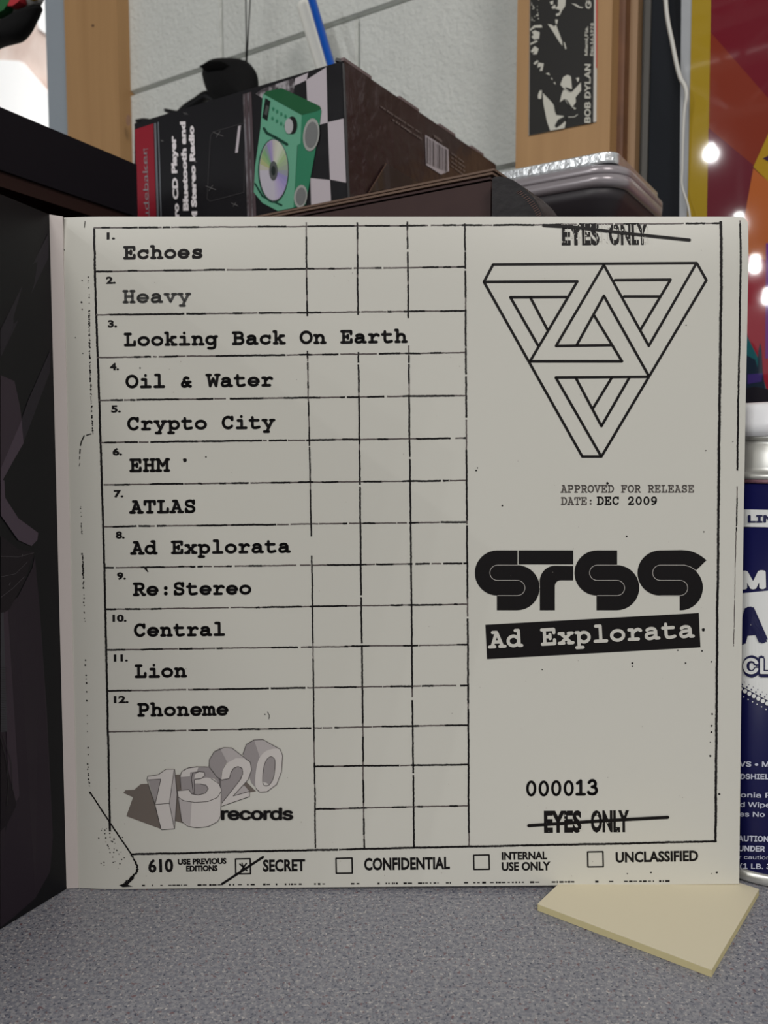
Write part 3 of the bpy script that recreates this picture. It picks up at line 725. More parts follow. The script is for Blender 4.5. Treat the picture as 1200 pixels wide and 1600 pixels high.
lg('numeral_side', [[(925, 100), (1032, 160), (1000, 158), (955, 168), (905, 215), (868, 102), (900, 97)], [(655, 155), (680, 150), (725, 151), (852, 240), (795, 215), (745, 222), (705, 250)], [(740, 455), (805, 385), (840, 425), (840, 457), (665, 516)]], g_m2, O1 * 1.9)
lg('numeral_face', [[(205, 330), (270, 320), (320, 285), (372, 285), (350, 498), (252, 505), (287, 347), (207, 352)], [(252, 505), (340, 498), (372, 657), (290, 663)],
                    [(388, 420), (395, 455), (418, 610), (450, 640), (510, 651), (580, 643), (640, 612), (658, 585), (664, 410), (650, 375), (620, 345), (570, 338), (525, 350), (497, 348), (497, 375), (530, 376), (570, 385), (583, 407), (565, 435), (520, 447), (480, 440), (462, 412)],
                    [(410, 335), (414, 305), (445, 283), (520, 274), (512, 300), (470, 305), (468, 330)],
                    [(495, 345), (500, 318), (530, 300), (560, 305), (562, 325), (540, 342)],
                    [(665, 350), (672, 290), (705, 245), (755, 217), (805, 217), (845, 245), (853, 290), (832, 350), (738, 455), (838, 428), (840, 455), (665, 516), (668, 497), (790, 345), (800, 300), (788, 272), (762, 268), (738, 280), (722, 310), (716, 342)]], g_lt, O1 * 2.2)
o0 = [(1030, 160), (1047, 200), (1040, 300), (1010, 380), (950, 425), (905, 428), (878, 395), (880, 300), (900, 220), (940, 175), (990, 158)]; i0 = [(975, 205), (997, 222), (1000, 265), (990, 340), (962, 384), (932, 386), (922, 350), (930, 270), (950, 222)]
o0 = [tuple(q) for q in smoothpath(o0 + o0[:1], 4)][:-1]; i0 = [tuple(q) for q in smoothpath(i0 + i0[:1], 4)][:-1]
lg('numeral_face', [o0], g_lt, O1 * 2.2); lg('numeral_hollow', [i0], g_md, O1 * 2.6); lg('numeral_face', [[(924, 365), (945, 370), (962, 384), (932, 386)]], g_lt, O1 * 2.9)
lg('numeral_side', [[(372, 285), (388, 440), (374, 657), (340, 498), (350, 430)], [(388, 435), (395, 470), (480, 490), (470, 640), (418, 610)]], g_m2, O1 * 2.6)
a = Ink(SL, O1 * 3.2, C1)
for p in ([(205, 330), (270, 320), (320, 285), (372, 285), (388, 440), (372, 657), (290, 663), (248, 500), (200, 350), (205, 330)], [(252, 505), (340, 498), (372, 657)], [(340, 498), (370, 290)], [(207, 352), (287, 347), (252, 503)],
          [(408, 400), (408, 325), (420, 298), (460, 276), (510, 269), (585, 272)], [(390, 420), (418, 612), (455, 641), (512, 651), (585, 643), (642, 612), (660, 578), (664, 410), (650, 375), (600, 343)], [(388, 420), (462, 413), (480, 440), (520, 447), (565, 435), (583, 407), (570, 385), (530, 376)],
          [(497, 440), (497, 350), (540, 342), (562, 325), (558, 303), (525, 300), (485, 310), (478, 345), (490, 440)], [(395, 460), (430, 482), (500, 492), (580, 487), (640, 462), (662, 425)],
          [(588, 270), (590, 225), (620, 175), (680, 150), (730, 152), (845, 240), (853, 290), (832, 350), (738, 453), (838, 424), (840, 456), (667, 516)], [(588, 270), (635, 332), (668, 354), (715, 342), (724, 305), (742, 278), (770, 268), (795, 280), (798, 315), (780, 355), (668, 497)],
          [(798, 195), (820, 130), (868, 102), (925, 100), (1032, 160), (1047, 200), (1040, 300), (1010, 380), (950, 425), (905, 428), (880, 405)], i0 + [i0[0]]):
    a.stroke(p, .8, caps=False)
a.build('numeral_outline', mat('outline_grey_ink', (70, 65, 64), .42), PP)
a = Ink(SL, O1 * 3.4); a.text('records', (345.5, 1279.5), (458.5, 1279.5), 25, .026, spacing=.93, font=SANS); a.build('label_lettering', m_ink, PP, True)

# ------------------------------------------------------------------ cleaner can
CX, CY, CR = .1930, .4005, .033
can = thing('aerosol_can', 'blue and white aerosol cleaner can with a white cap right of the sleeve', 'spray can', (CX, CY, 0))
m_steel = mat('tin_steel', (214, 214, 208), .34, metal=.7)
def zc(y): return CAMH + ray(1190, y)[2] / ray(1190, y)[1] * (CY - CR * .92)
mb = MB(); mb.lathe(CX, CY, [(CR - .003, .0005), (CR - .0005, .0005), (CR + .0006, .002), (CR + .0006, .004), (CR - .0004, .006), (CR, .007), (CR, zc(757))], 96); o = mb.build('can_body', mat('navy_label', (16, 18, 70), .35, spec=.3), can, True)
mb = MB(); mb.lathe(CX, CY, [(CR - .004, .0002), (CR - .0008, .0002), (CR + .001, .0015), (CR + .001, .0042), (CR + .0002, .0062)], 96); mb.build('bottom_rim', m_steel, can, True)
mb = MB(); z1 = zc(756); z2 = zc(744)
mb.lathe(CX, CY, [(CR + .0003, z1), (CR + .0004, zc(750))], 96); mb.build('label_top_band', mat('pink_band', (176, 130, 140), .3, noise=(60, (90, 60, 70), .12)), can, True)
mb = MB(); mb.lathe(CX, CY, [(CR + .0002, zc(751)), (CR + .0010, zc(748)), (CR + .0012, zc(744)), (CR + .0006, zc(740)), (CR - .001, zc(738)), (CR - .0012, zc(731)), (CR - .0015, zc(708)), (CR - .003, zc(694)), (CR - .004, zc(688)), (CR - .0025, zc(686)), (CR - .0018, zc(683)), (CR - .0025, zc(680)), (CR - .005, zc(679))], 96)
mb.build('can_shoulder', m_steel, can, True)
mb = MB(); mb.lathe(CX, CY, [(CR - .003, zc(681)), (CR - .001, zc(681)), (CR - .001, zc(675)), (CR - .0005, zc(674)), (CR - .0012, zc(660)), (CR - .0018, zc(640)), (CR - .003, zc(632)), (CR - .006, zc(627.5)), (CR - .012, zc(625))], 96)
mb.build('cap', mat('white_plastic_cap', (244, 245, 248), .3), can, True)
CN = Can(CX, CY, CR)
m_lw = mat('label_off_white', (232, 234, 232), .35)
def cpoly(pts, name, m, off, parent=can):
    # dense strips so the print follows the round body
    a = Ink(CN, off)
    for p in pts: a.poly(p)
    return a.build(name, m, parent)
def strip(y0f, y1f, x0, x1, n=24):
    out = []
    for i in range(n):
        a_ = x0 + (x1 - x0) * i / n; b2 = x0 + (x1 - x0) * (i + 1) / n; out.append([(a_, y0f(a_)), (b2, y0f(b2)), (b2, y1f(b2)), (a_, y1f(a_))])
    return out
cpoly(strip(lambda x: 796 + (x - 1160) * .02, lambda x: 823 + (x - 1160) * .02, 1118, 1306), 'label_band', m_lw, .0003)
def sub(V, Fc): return V, Fc
def ctext(s_, x0, x1, y, cap, m, off=.0006, dy=0, bold=.03, name='label_lettering'):
    a = Ink(CN, off); a.text(s_, (x0, y), (x1, y + dy), cap, bold * .8, font=SANS); a.build(name, m, can, True)
m_nv = mat('navy_print', (16, 18, 70), .35)
ctext('LIN', 1168.5, 1209, 816, 15, m_nv, bold=.04)
cpoly(strip(lambda x: 927 - (x - 1160) * .10 * 1, lambda x: 1070 + max(0, (x - 1155)) * .55 if x < 1245 else 1119.5, 1135, 1290, 30), 'label_burst', m_lw, .0003)
ctext('M', 1157, 1197, 919, 35, m_lw, dy=-1, bold=.06)
ctext('A', 1150, 1200, 1003, 68, m_nv, dy=-4, bold=.07)
ctext('CL', 1160, 1206, 1054, 36, m_nv, off=.0006, bold=.11); ctext('CL', 1161, 1205, 1052, 32, m_lw, off=.0009, bold=.03); 
a = Ink(CN, .0008)
for k in range(14):
    x = 1150 + k * 7; y = 1072 + max(0, x - 1155) * .55
    a.ell(x, y + 3, 3.4, 3.4, 10)
    a.ell(x - 2, y + 12, 1.1, 1.1, 6)
a.build('label_splash', m_lw, can)
a = Ink(CN, .0009)
for k in range(14):
    x = 1153 + k * 7; y = 1072 + max(0, x - 1155) * .55; a.ell(x, y - 5, 1.3, 1.3, 8); a.ell(x + 3, y - 9, .8, .8, 6)
a.build('label_splash_dots', m_nv, can)
m_sv = mat('label_silver_lettering', (200, 204, 222), .35)
ctext('VS \u2022 M', 1155, 1202, 1197.5, 11, m_sv, dy=.5); ctext('DSHIEL', 1156, 1202, 1217, 11, m_sv, dy=.5)
ctext('onia F', 1157, 1204, 1245.5, 10.5, m_sv, dy=1, bold=.015); ctext('d Wipe', 1156, 1204, 1260.5, 10.5, m_sv, dy=1, bold=.015); ctext('es No R', 1155, 1209, 1275.5, 10.5, m_sv, dy=1, bold=.015)
ctext('AUTION', 1153, 1201, 1314, 11.5, m_sv, dy=1); ctext('UNDER', 1154, 1195, 1329.5, 11.5, m_sv, dy=1); ctext('r caution', 1155, 1203, 1342, 8.5, m_sv, dy=1, bold=0.0); ctext('(1 LB. 3', 1156, 1205, 1357, 11, m_sv, dy=1, bold=.02)

# ------------------------------------------------------------------ radio carton lying on its side
cC = at_y(536, 95, .60)
RF = Plane(cC, D2)
cart_top = .3665
m_bk = mat('black_gloss_carton', (28, 27, 30), .3, coat=.3)
radio = thing('radio_carton', 'glossy black radio carton with checkered edge and green radio picture, lying on its side', 'box', RF.one(380, 300) * np.array([1, 1, 0]) + np.array([0, 0, cart_top]))
def down(px, py, px2, py2, z):
    a_ = RF.one(px, py); b2 = RF.one(px2, py2); d_ = b2 - a_; return a_ + d_ * ((z - a_[2]) / d_[2])
A0 = RF.one(210, 193); B0 = RF.one(536, 95); A1 = down(210, 193, 216, 335, cart_top); B1 = down(536, 95, 543.5, 290, cart_top)
mb = MB(); mb.prism([A1, B1, B0, A0], D2 * .252); mb.build('carton_body', m_bk, radio)
# brown side face panel with tucked flaps
SD = Plane(B0, R1)
mside = mat('dark_brown_gloss', (54, 35, 35), .26, spec=.5, bump=(70, .6), noise=(9, (44, 31, 32), .2))
e0 = B0 + D2 * .252; e1 = B1 + D2 * .252
mb = MB(); mb.prism([B1 + R1 * .0003, e1 + R1 * .0003, e0 + R1 * .0003, B0 + R1 * .0003], R1 * .0006); side = mb.build('side_flap', mside, radio)
T3 = lambda p: (500 + p[0] / 3.3333, 80 + p[1] / 3.3333)
class SidePlane(Plane): pass
sn_ = np.cross(D2, B0 - B1); sn_ /= np.linalg.norm(sn_); sn_ = sn_ if sn_ @ R1 > 0 else -sn_
SDP = Plane(B0 + R1 * .001, sn_)
def sp(name, polys, m, off=.0004, tr=T3):
    for p in polys: Ink(SDP, off, tr).poly(p).build(name, m, side)
mt_w = mat('carton_white_print', (190, 182, 188), .35)
sp('barcode_panel', [[(548, 435), (668, 510), (672, 625), (630, 642), (552, 592)]], mt_w)
a = Ink(SDP, .0008, T3)
for k, wd in enumerate([3, 1, 2, 1, 3, 1, 1, 2, 3, 1, 2, 1, 3, 2]):
    x = 556 + k * 8; a.poly([(x, 446 + (x - 556) * .62), (x + wd * 1.5, 446 + (x + wd * 1.5 - 556) * .62), (x + wd * 1.5, 585 + (x - 556) * .43), (x, 585 + (x - 556) * .43)])
a.build('barcode_bars', mat('barcode_ink', (50, 40, 42), .4), side)
a = Ink(SDP, .0006, T3)
for (x0, y0, x1, y1) in ((315, 283, 528, 424), (378, 352, 530, 455)):
    n = 44
    for k in range(n):
        if random.random() < .8:
            t = k / n; x = x0 + (x1 - x0) * t; y = y0 + (y1 - y0) * t; a.poly([(x, y), (x + 3, y + 2), (x + 3, y + 13 * random.uniform(.6, 1)), (x, y + 11 * random.uniform(.6, 1))])
for row in range(4):
    for k in range(12):
        if random.random() < .75: x = 685 + k * 6; y = 528 + row * 22 + k * 4.3; a.poly([(x, y), (x + 4, y + 3), (x + 4, y + 10), (x, y + 8)])
for k in range(6): a.poly([(594 + k * 7, 434 + k * 5), (599 + k * 7, 438 + k * 5), (599 + k * 7, 452 + k * 5), (594 + k * 7, 448 + k * 5)])
a.build('small_print', mat('faint_print', (120, 108, 104), .4), side)['kind'] = 'stuff'
for s0, s1 in ((.0, .035), (.075, .105), (.14, .168), (.2, .225)):
    mb = MB(); mb.prism([B0 + D2 * s0 + R1 * .001, B0 + D2 * s1 + R1 * .001, B0 + D2 * s1 + R1 * .001 + ZZ * .0022, B0 + D2 * s0 + R1 * .001 + ZZ * .0022], -R1 * .004)
    mb.build('flap_tab', mat('torn_card_edge', (120, 104, 104), .6), radio)
sp('tuck_flap', [[(345, 585), (440, 640), (520, 690), (255, 735)]], mat('flap_shadow_brown', (44, 34, 34), .3, coat=.3), .0012)
a = Ink(SDP, .0016, T3); a.stroke([(345, 585), (255, 735)], 1.0); a.build('flap_crease', mat('crease_brown', (120, 92, 78), .5), side)
mb = MB(); mb.tube([B0 + np.array([0, 0, -.002]), B0 * .5 + B1 * .5, B1], .0012, 8); mb.tube([B0 + D2 * .002, B0 + ZZ * .002 - R1 * .006], .0016, 6)
mb.build('corner_edge', m_bk, radio)
# printed front
T2 = lambda p: (200 + p[0] / 3.3333, 80 + p[1] / 3.3333)
def fp(name, polys, m, off=.0004):
    for p in polys: Ink(RF, off, T2).poly(p).build(name, m, front)
front = radio
gl = dict(rough=.28, coat=.3)
front = link_mesh('printed_front', RF.at([T2(p) for p in ((34, 1000), (1146, 800), (1120, 52), (34, 378))], .0002), [(0, 1, 2, 3)], m_bk, radio)
fp('red_strip', [[(35, 408), (132, 376), (150, 950), (55, 1000)]], mat('carton_red', (150, 36, 50), **gl))
fp('silver_rule', [[(136, 376), (146, 373), (164, 950), (154, 955)], [(154, 370), (160, 368), (178, 950), (172, 955)]], mat('carton_silver', (130, 134, 140), .35, metal=.4))
a = Ink(RF, .0008, T2)
a.text('Retro CD Player', (270, 975), (247, 440), 27, .05); a.text('Bluetooth and', (314, 830), (297, 366), 26, .055); a.text('FM Stereo Radio', (361, 930), (341, 388), 26, .055)
a.build('front_lettering', mat('front_letter_white', (236, 230, 232), .35), front, True)
a = Ink(RF, .0008, T2)
# script lettering on the red strip, drawn as pen loops
def script(cx, y0, y1, n):
    pts = []
    for k in range(n * 12 + 1):
        t = k / 12; y = y0 + (y1 - y0) * t / n - 7 * math.sin(2 * math.pi * t); h = 9 + (16 if int(t) % 2 else 0); x = cx - t * .3 + h * .5 * math.cos(2 * math.pi * t); pts.append((x, y))
    return pts
a.text('Studebaker', (112, 955), (98, 505), 27, -.008)
a.stroke([(113, 900), (97, 520)], .5, caps=False); a.stroke([(80, 514), (104, 508)], .7)
a.build('script_lettering', mat('script_silver', (150, 146, 150), .4), front)
a = Ink(RF, .0006, T2)
a.stroke([(445, 420), (612, 372), (604, 735), (428, 782), (412, 770), (430, 440), (445, 420)], .8); a.build('faint_box_outline', mat('outline_dim', (66, 64, 66), .4), front)
fp('slash_mark', [[(574, 390), (588, 386), (572, 528), (558, 530)]], mt_w)
a = Ink(RF, .0008, T2)
for (x, y, d_) in ((470, 432, 26), (432, 712, 26), (555, 798, 18), (350, 575, 10), (300, 325, 12), (178, 467, 8)): 
    a = Ink(RF, .0008, T2); a.stroke([(x - d_, y - d_ * .4), (x + d_, y + d_ * .4)], .5, caps=False); a.stroke([(x - d_ * .4, y + d_ * .6), (x + d_ * .4, y - d_ * .6)], .4, caps=False)
    a.build('printed_sparkle', mat('sparkle_grey', (130, 128, 128), .4), front)
m_ch = mat('carton_chrome_print', (150, 146, 152), .3, metal=.3, noise=(90, (90, 80, 82), .1))
fp('chrome_bar_and_glare', [[(598, 225), (608, 222), (632, 860), (622, 862)], [(622, 217), (628, 215), (652, 860), (644, 862)]], m_ch, .0006)
fp('chrome_bar_and_glare', [[(609, 222), (621, 218), (643, 860), (633, 862)], [(629, 215), (642, 212), (668, 860), (653, 862)]], mat('carton_chrome_shade', (84, 72, 76), .3), .0006)
fp('chrome_bar_and_glare', [[(665, 222), (700, 196), (860, 142), (868, 160), (864, 215), (700, 245)]], mat('painted_wrap_glare', (90, 84, 88), .25, metal=.3, noise=(160, (190, 186, 190), .08)), .0004)  # speckled patch paints lamp glare on the wrap into the colour
fp('checker_square', [[(928, 150), (1033, 83), (1040, 372), (940, 398)]], mt_w, .0005); fp('checker_square', [[(1040, 370), (1133, 348), (1143, 686), (1052, 668)]], mt_w, .0005)
fp('checker_square', [[(950, 660), (1052, 671), (1058, 790), (1060, 950), (958, 960)]], mt_w, .0005); fp('checker_square', [[(870, 142), (938, 112), (930, 150), (893, 168), (868, 178)]], mt_w, .0005)
G1 = mat('radio_light_green', (104, 168, 140), **gl); G2 = mat('radio_mid_green', (52, 128, 96), **gl); G3 = mat('radio_dark_green', (36, 92, 58), **gl); G4 = mat('radio_groove_green', (24, 66, 52), **gl)
fp('radio_picture', [[(702, 225), (715, 222), (905, 328), (898, 480), (882, 490), (862, 815), (780, 832), (700, 790), (655, 735), (662, 600), (690, 400)]], G1, .0008)
fp('radio_picture', [[(905, 326), (1000, 300), (1008, 310), (990, 440), (925, 800), (862, 815), (884, 490), (898, 480)]], G2, .0009)
fp('radio_picture', [[(706, 222), (722, 208), (800, 192), (998, 285), (1006, 300), (985, 312), (905, 332)]], G3, .0010)
def fe(name, L, m, off):
    for e in L: Ink(RF, off, T2).ell(*e).build(name, m, front)
fp('radio_display', [[(715, 243), (741, 260), (725, 362), (699, 345)]], mat('display_black', (26, 30, 30), .25), .0012); fp('radio_display', [[(719, 280), (734, 288), (724, 335), (710, 328)]], mat('display_grey', (74, 78, 76), .3), .0014)
fe('radio_buttons', [(756, 300, 6, 9, 10), (776, 313, 6, 9, 10), (798, 326, 6, 9, 10), (820, 338, 6, 9, 10), (752, 349, 6, 9, 10), (775, 363, 6, 9, 10), (797, 377, 6, 9, 10), (817, 389, 6, 9, 10)], G2, .0012)
fe('radio_knob', [(855, 385, 26, 46)], mat('knob_black', (26, 28, 28), .3), .0012); fe('radio_knob', [(838, 390, 22, 40)], mat('knob_silver', (176, 176, 178), .3), .0014)
Ink(RF, .0011, T2).stroke([(708, 402), (722, 425), (770, 450), (828, 485)], 4.2).build('radio_arm', G4, front); Ink(RF, .0011, T2).stroke([(662, 690), (700, 755), (800, 802)], 2.6).build('radio_arm', G4, front)
fe('speaker_ring', [(954, 435, 42, 86, 30, .12), (899, 756, 34, 60, 30, .12)], mat('speaker_silver', (160, 162, 158), .35), .0013); fe('speaker_grille', [(955, 435, 33, 68, 30, .12), (900, 756, 26, 46, 30, .12)], mat('speaker_grey', (112, 114, 114), .5), .0015)
fe('disc_shadow', [(757, 622, 80, 166, 40)], G4, .0012)
fe('disc', [(759, 620, 75, 160, 40)], mat('disc_silver', (196, 192, 200), .25, metal=.2), .0014)
keys = [(-180, (190, 186, 196)), (-165, (176, 178, 130)), (-140, (124, 168, 116)), (-110, (150, 132, 190)), (-85, (190, 190, 176)), (-60, (200, 204, 190)), (-30, (160, 184, 140)), (0, (150, 160, 150)), (20, (146, 138, 190)), (50, (172, 160, 200)), (90, (188, 184, 196)), (180, (190, 186, 196))]
for k in range(30):
    am = -180 + 12 * k + 6
    for (k0_, c0_), (k1_, c1_) in zip(keys, keys[1:]):
        if k0_ <= am <= k1_: tt = (am - k0_) / (k1_ - k0_); c = tuple(int(p + (q - p) * tt) for p, q in zip(c0_, c1_)); break
    Ink(RF, .0017, T2).poly([(758, 620)] + [(759 + 73 * math.cos(math.radians(t)), 620 + 156 * math.sin(math.radians(t))) for t in (am - 6, am, am + 6)]).build('disc_sheen', mat('sheen_%d_%d_%d' % c, c, .25), front)
fe('disc_hub', [(757, 622, 22, 50)], mat('hub_grey', (84, 88, 88), .3), .0020); fe('disc_hub', [(757, 622, 11, 25)], mat('hub_dark', (36, 44, 42), .3), .0022)

# ------------------------------------------------------------------ brown shipping carton with open flaps
fC = at_y(767, 280, .465)
m_brn = mat('dark_brown_card', (70, 52, 50), .6, spec=.3, noise=(60, (63, 46, 45), .3)); m_tan = mat('carton_cut_edge', (112, 90, 76), .7)
ztop = fC[2]; car = thing('brown_carton', 'dark brown cardboard carton with loosely closed top flaps, right behind the sleeve', 'box', fC * np.array([1, 1, 0]))
cl_ = .292; cdp = .308
h = ztop - .0005
a0 = fC * np.array([1, 1, 0]) + ZZ * .0005
mb = MB(); base = [a0 - R1 * cl_, a0, a0 + D2 * cdp, a0 - R1 * cl_ + D2 * cdp]
mb.prism(base, ZZ * (h - .001)); mb.build('carton_body', m_brn, car)
for k, (dz, o_, tl) in enumerate(((.0004, .0006, .0), (.0034, -.0010, .2), (.0056, -.002, .25))):
    if ztop + dz + .0016 > cart_top + .0 and k == 9: continue
    b0 = a0 * np.array([1, 1, 0]) + ZZ * (ztop + dz - .0005)
    mb = MB(); dd = .055
    p = [b0 - R1 * cl_ - D2 * o_, b0 + R1 * (.0005 * k) - D2 * o_, b0 + R1 * (.0005 * k) + D2 * dd, b0 - R1 * cl_ + D2 * dd]
    mb.prism(p, ZZ * .0012); mb.build('top_flap', m_tan if k else m_brn, car)
cart_h = float(ztop)
# narrow inner tray that carries the radio carton
b0 = a0 * np.array([1, 1, 0]) + ZZ * (ztop - .0012) + D2 * .15
mb = MB(); mb.prism([b0 - R1 * cl_, b0, b0 + D2 * (cdp - .15), b0 - R1 * cl_ + D2 * (cdp - .15)], ZZ * (cart_top - ztop + .0010)); mb.build('top_flap', m_brn, car)

# black rolled bag right of the carton
rp = at_y(792, 300, .50)
m_roll = mat('black_crinkled_film', (26, 23, 26), .5, spec=.3, bump=(60, .5))
rb = thing('rolled_bag', 'black rolled film bag with brown printed edge standing right of the brown carton', 'bag', rp * np.array([1, 1, 0]))
mb = MB(); cx, cy = rp[0] - .001, rp[1] + .012
zt = at_y(790, 281, .50)[2]
outl = smoothpath([(769, 279), (775, 276), (790, 277), (806, 284), (822, 297), (836, 312), (848, 336), (856, 380)], 5)
BG = Plane(at_y(769, 300, .458), np.array([.2, .98, 0]))
pts = [BG.one(*p) for p in outl]; b_end = pts[-1].copy(); b_end[2] = .001; b_st = BG.one(769, 300); b_st[2] = .001
mb.prism([b_st, b_end] + pts[::-1], D2 * .03); mb.build('bag_body', m_roll, rb)
a = Ink(BG, .0004)
for k in range(16):
    t = k / 16; q = smoothpath([(812, 300), (826, 312), (838, 326), (845, 340)], 5)[int(t * 15)]; a.stroke([(q[0] - 5, q[1] + 1), (q[0] + 2, q[1] - 3)], .7, caps=False)
a.build('printed_edge', mat('bag_brown_print', (104, 70, 60), .4), rb)

# ------------------------------------------------------------------ silver device
dC = at_y(962, 232, .62)
def rrect(o, L, Wd, r, n=8, rl=None):
    """corners in (along R1 negative, along D2) from the front-right corner o"""
    out = []
    for (cx_, cy_, a0_) in ((-r, r, 270), (-r, Wd - r, 0), (-L + r, Wd - r, 90), (-L + r, r, 180)):
        for k in range(n + 1):
            t = math.radians(a0_ + 90 * k / n); out.append(o + R1 * (cx_ + r * math.cos(t)) + D2 * (cy_ + r * math.sin(t)))
    return out
def loft(mb, rings):
    n = len(rings[0]); k0 = len(mb.v)
    for r in rings: mb.v.extend([tuple(p) for p in r])
    for i in range(len(rings) - 1):
        for j in range(n): mb.f.append((k0 + i * n + j, k0 + i * n + (j + 1) % n, k0 + (i + 1) * n + (j + 1) % n, k0 + (i + 1) * n + j))
    mb.f.append(tuple(range(k0, k0 + n))[::-1]); mb.f.append(tuple(range(k0 + (len(rings) - 1) * n, k0 + len(rings) * n)))
dz = dC[2]; g0 = dC * np.array([1, 1, 0])
SUP = cart_top + .0002
dev = thing('silver_player', 'silver rounded portable player with chrome rim lying behind the brown carton', 'media player', g0 + ZZ * SUP - R1 * .06 + D2 * .06)
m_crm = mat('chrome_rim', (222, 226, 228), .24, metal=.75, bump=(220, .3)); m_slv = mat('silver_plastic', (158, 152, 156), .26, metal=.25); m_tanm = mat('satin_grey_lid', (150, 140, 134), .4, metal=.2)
DL, DW = .118, .128
def R_(z, ins, r=.012): return rrect(g0 + ZZ * z - R1 * ins + D2 * ins, DL - 2 * ins, DW - 2 * ins, max(r - ins * .3, .004))
mb = MB(); loft(mb, [R_(dz - .0085, .0004, .010), R_(dz - .007, 0, .010), R_(dz - .0012, 0, .010), R_(dz, .0015, .010)]); mb.build('lid', m_crm, dev, False)
mb = MB(); loft(mb, [R_(dz - .0096, .004), R_(dz - .0082, .004)]); mb.build('seam', mat('seam_black', (16, 16, 18), .5), dev)
def R2(z, ins, r=.026): return rrect(g0 + ZZ * z + R1 * (.006 - ins) - D2 * (.004 - ins), DL + .01 - 2 * ins, DW + .012 - 2 * ins, max(r - ins * .3, .006), 10)
mb = MB(); loft(mb, [R2(dz - .0162, .0005), R2(dz - .0150, .0), R2(dz - .0115, .0), R2(dz - .0094, .002)]); mb.build('upper_housing', m_slv, dev, True)
mb = MB(); loft(mb, [R2(dz - .0250, .003), R2(dz - .0225, .0006), R2(dz - .0168, .0)]); mb.build('lower_housing', m_slv, dev, True)
mb = MB(); loft(mb, [R2(dz - .0169, .0016), R2(dz - .0160, .0016)]); mb.build('seam', MATS['seam_black'], dev)
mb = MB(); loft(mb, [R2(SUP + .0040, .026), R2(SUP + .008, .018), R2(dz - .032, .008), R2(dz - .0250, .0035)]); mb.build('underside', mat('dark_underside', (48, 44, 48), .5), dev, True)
for (u_, v_) in ((.030, .03), (.085, .03), (.030, .1), (.085, .1)):
    c_ = g0 - R1 * u_ + D2 * v_; mb = MB(); mb.lathe(c_[0], c_[1], [(.0068, SUP + .0002), (.0075, SUP + .001), (.0075, SUP + .0052), (.005, SUP + .006)], 20); mb.build('rubber_foot', mat('foot_rubber', (40, 38, 40), .6), dev, True)

# ------------------------------------------------------------------ dark shelf unit at the left
sd = np.array([.459, .888, 0]); sn = np.array([-.888, .459, 0])
s0 = at_y(0, 167, .55); sz = s0[2]; s00 = s0 * np.array([1, 1, 0])
unit = thing('black_shelf_unit', 'black shelf unit with a brown under-edge standing left behind the sleeve', 'shelf', s00)
m_blk = mat('black_laminate', (22, 17, 24), .6, spec=.15); m_bke = mat('brown_edge_band', (46, 26, 22), .6, spec=.2)
st, en = -.16, .122
def sbox(a, b, z0, z1, d0, d1):
    mb = MB(); mb.prism([s00 + sd * a + ZZ * z0 + sn * d0, s00 + sd * b + ZZ * z0 + sn * d0, s00 + sd * b + ZZ * z1 + sn * d0, s00 + sd * a + ZZ * z1 + sn * d0], sn * (d1 - d0)); return mb
sbox(st, en, sz - .040, sz, 0, .16).build('top_board', m_blk, unit)
sbox(st, en, sz - .050, sz - .0401, .002, .16).build('brown_rail', m_bke, unit)
sbox(st, en, .001, sz - .0501, .14, .16).build('back_panel', m_blk, unit)
sbox(st, st + .02, .001, sz - .0501, .004, .139).build('side_panel', m_blk, unit); sbox(en - .02, en, .001, sz - .0501, .004, .139).build('side_panel', m_blk, unit)
sbox(st + .021, en - .021, .15, .165, .004, .139).build('shelf_board', m_blk, unit)

# ------------------------------------------------------------------ flyer, poster, cable
FL = Plane(W(0, 0, .055), D2)
fly = thing('paper_flyer', 'black and white concert flyer of a guitarist on the wooden post', 'flyer', FL.one(875, 200))
S7 = lambda p: (800 + p[0] / 6.956, p[1] / 6.956)
mbf = MB(); mbf.prism(FL.at([S7(p) for p in ((200, -420), (930, -420), (918, 1325), (183, 1476))], .0003), -D2 * -.0 - D2 * .0006)
paper = mbf.build('sheet', mat('flyer_paper', (196, 192, 184), .45), fly)
def yp(name, polys, m, off):
    for p in polys: Ink(FL, off, S7).poly(p).build(name, m, paper)
m_fb = mat('flyer_black', (36, 35, 33), .5, spec=.25); m_fw = mat('flyer_white', (196, 194, 182), .45)
yp('printed_ground', [[(200, -420), (895, -420), (883, 1332), (185, 1470)]], m_fb, .0012)
yp('red_edge', [[(912, -420), (932, -420), (924, 740), (913, 740)]], mat('flyer_red', (190, 60, 50), .5), .0012)
yp('printed_figure', [[(505, -60), (585, -20), (580, 60), (540, 120), (520, 165), (480, 175), (478, 150), (515, 140), (520, 110), (470, 95), (500, 60), (500, 20)], [(410, 20), (450, 5), (445, 50), (425, 50)], [(430, 75), (470, 50), (478, 90), (440, 98)],
    [(388, 262), (430, 268), (455, 290), (480, 270), (490, 300), (520, 380), (545, 450), (548, 500), (510, 450), (470, 385), (430, 320)], [(470, 210), (500, 215), (490, 260), (475, 262)], [(560, 455), (575, 465), (592, 530), (578, 535)],
    [(195, 320), (240, 275), (320, 270), (330, 300), (250, 300), (200, 335)], [(215, 345), (250, 330), (300, 350), (295, 420), (240, 430), (210, 400), (235, 380)], [(200, 470), (260, 440), (285, 450), (240, 470), (200, 490)], [(205, 555), (245, 500), (290, 530), (270, 590), (225, 590), (245, 560), (210, 570)], [(232, 690), (270, 655), (290, 665), (250, 705)],
    [(285, 680), (345, 690), (330, 770), (300, 770), (320, 720), (275, 735)], [(365, 800), (400, 790), (410, 820)], [(420, 850), (438, 845), (440, 870)], [(450, 900), (468, 890), (475, 920)]], m_fw, .0018)
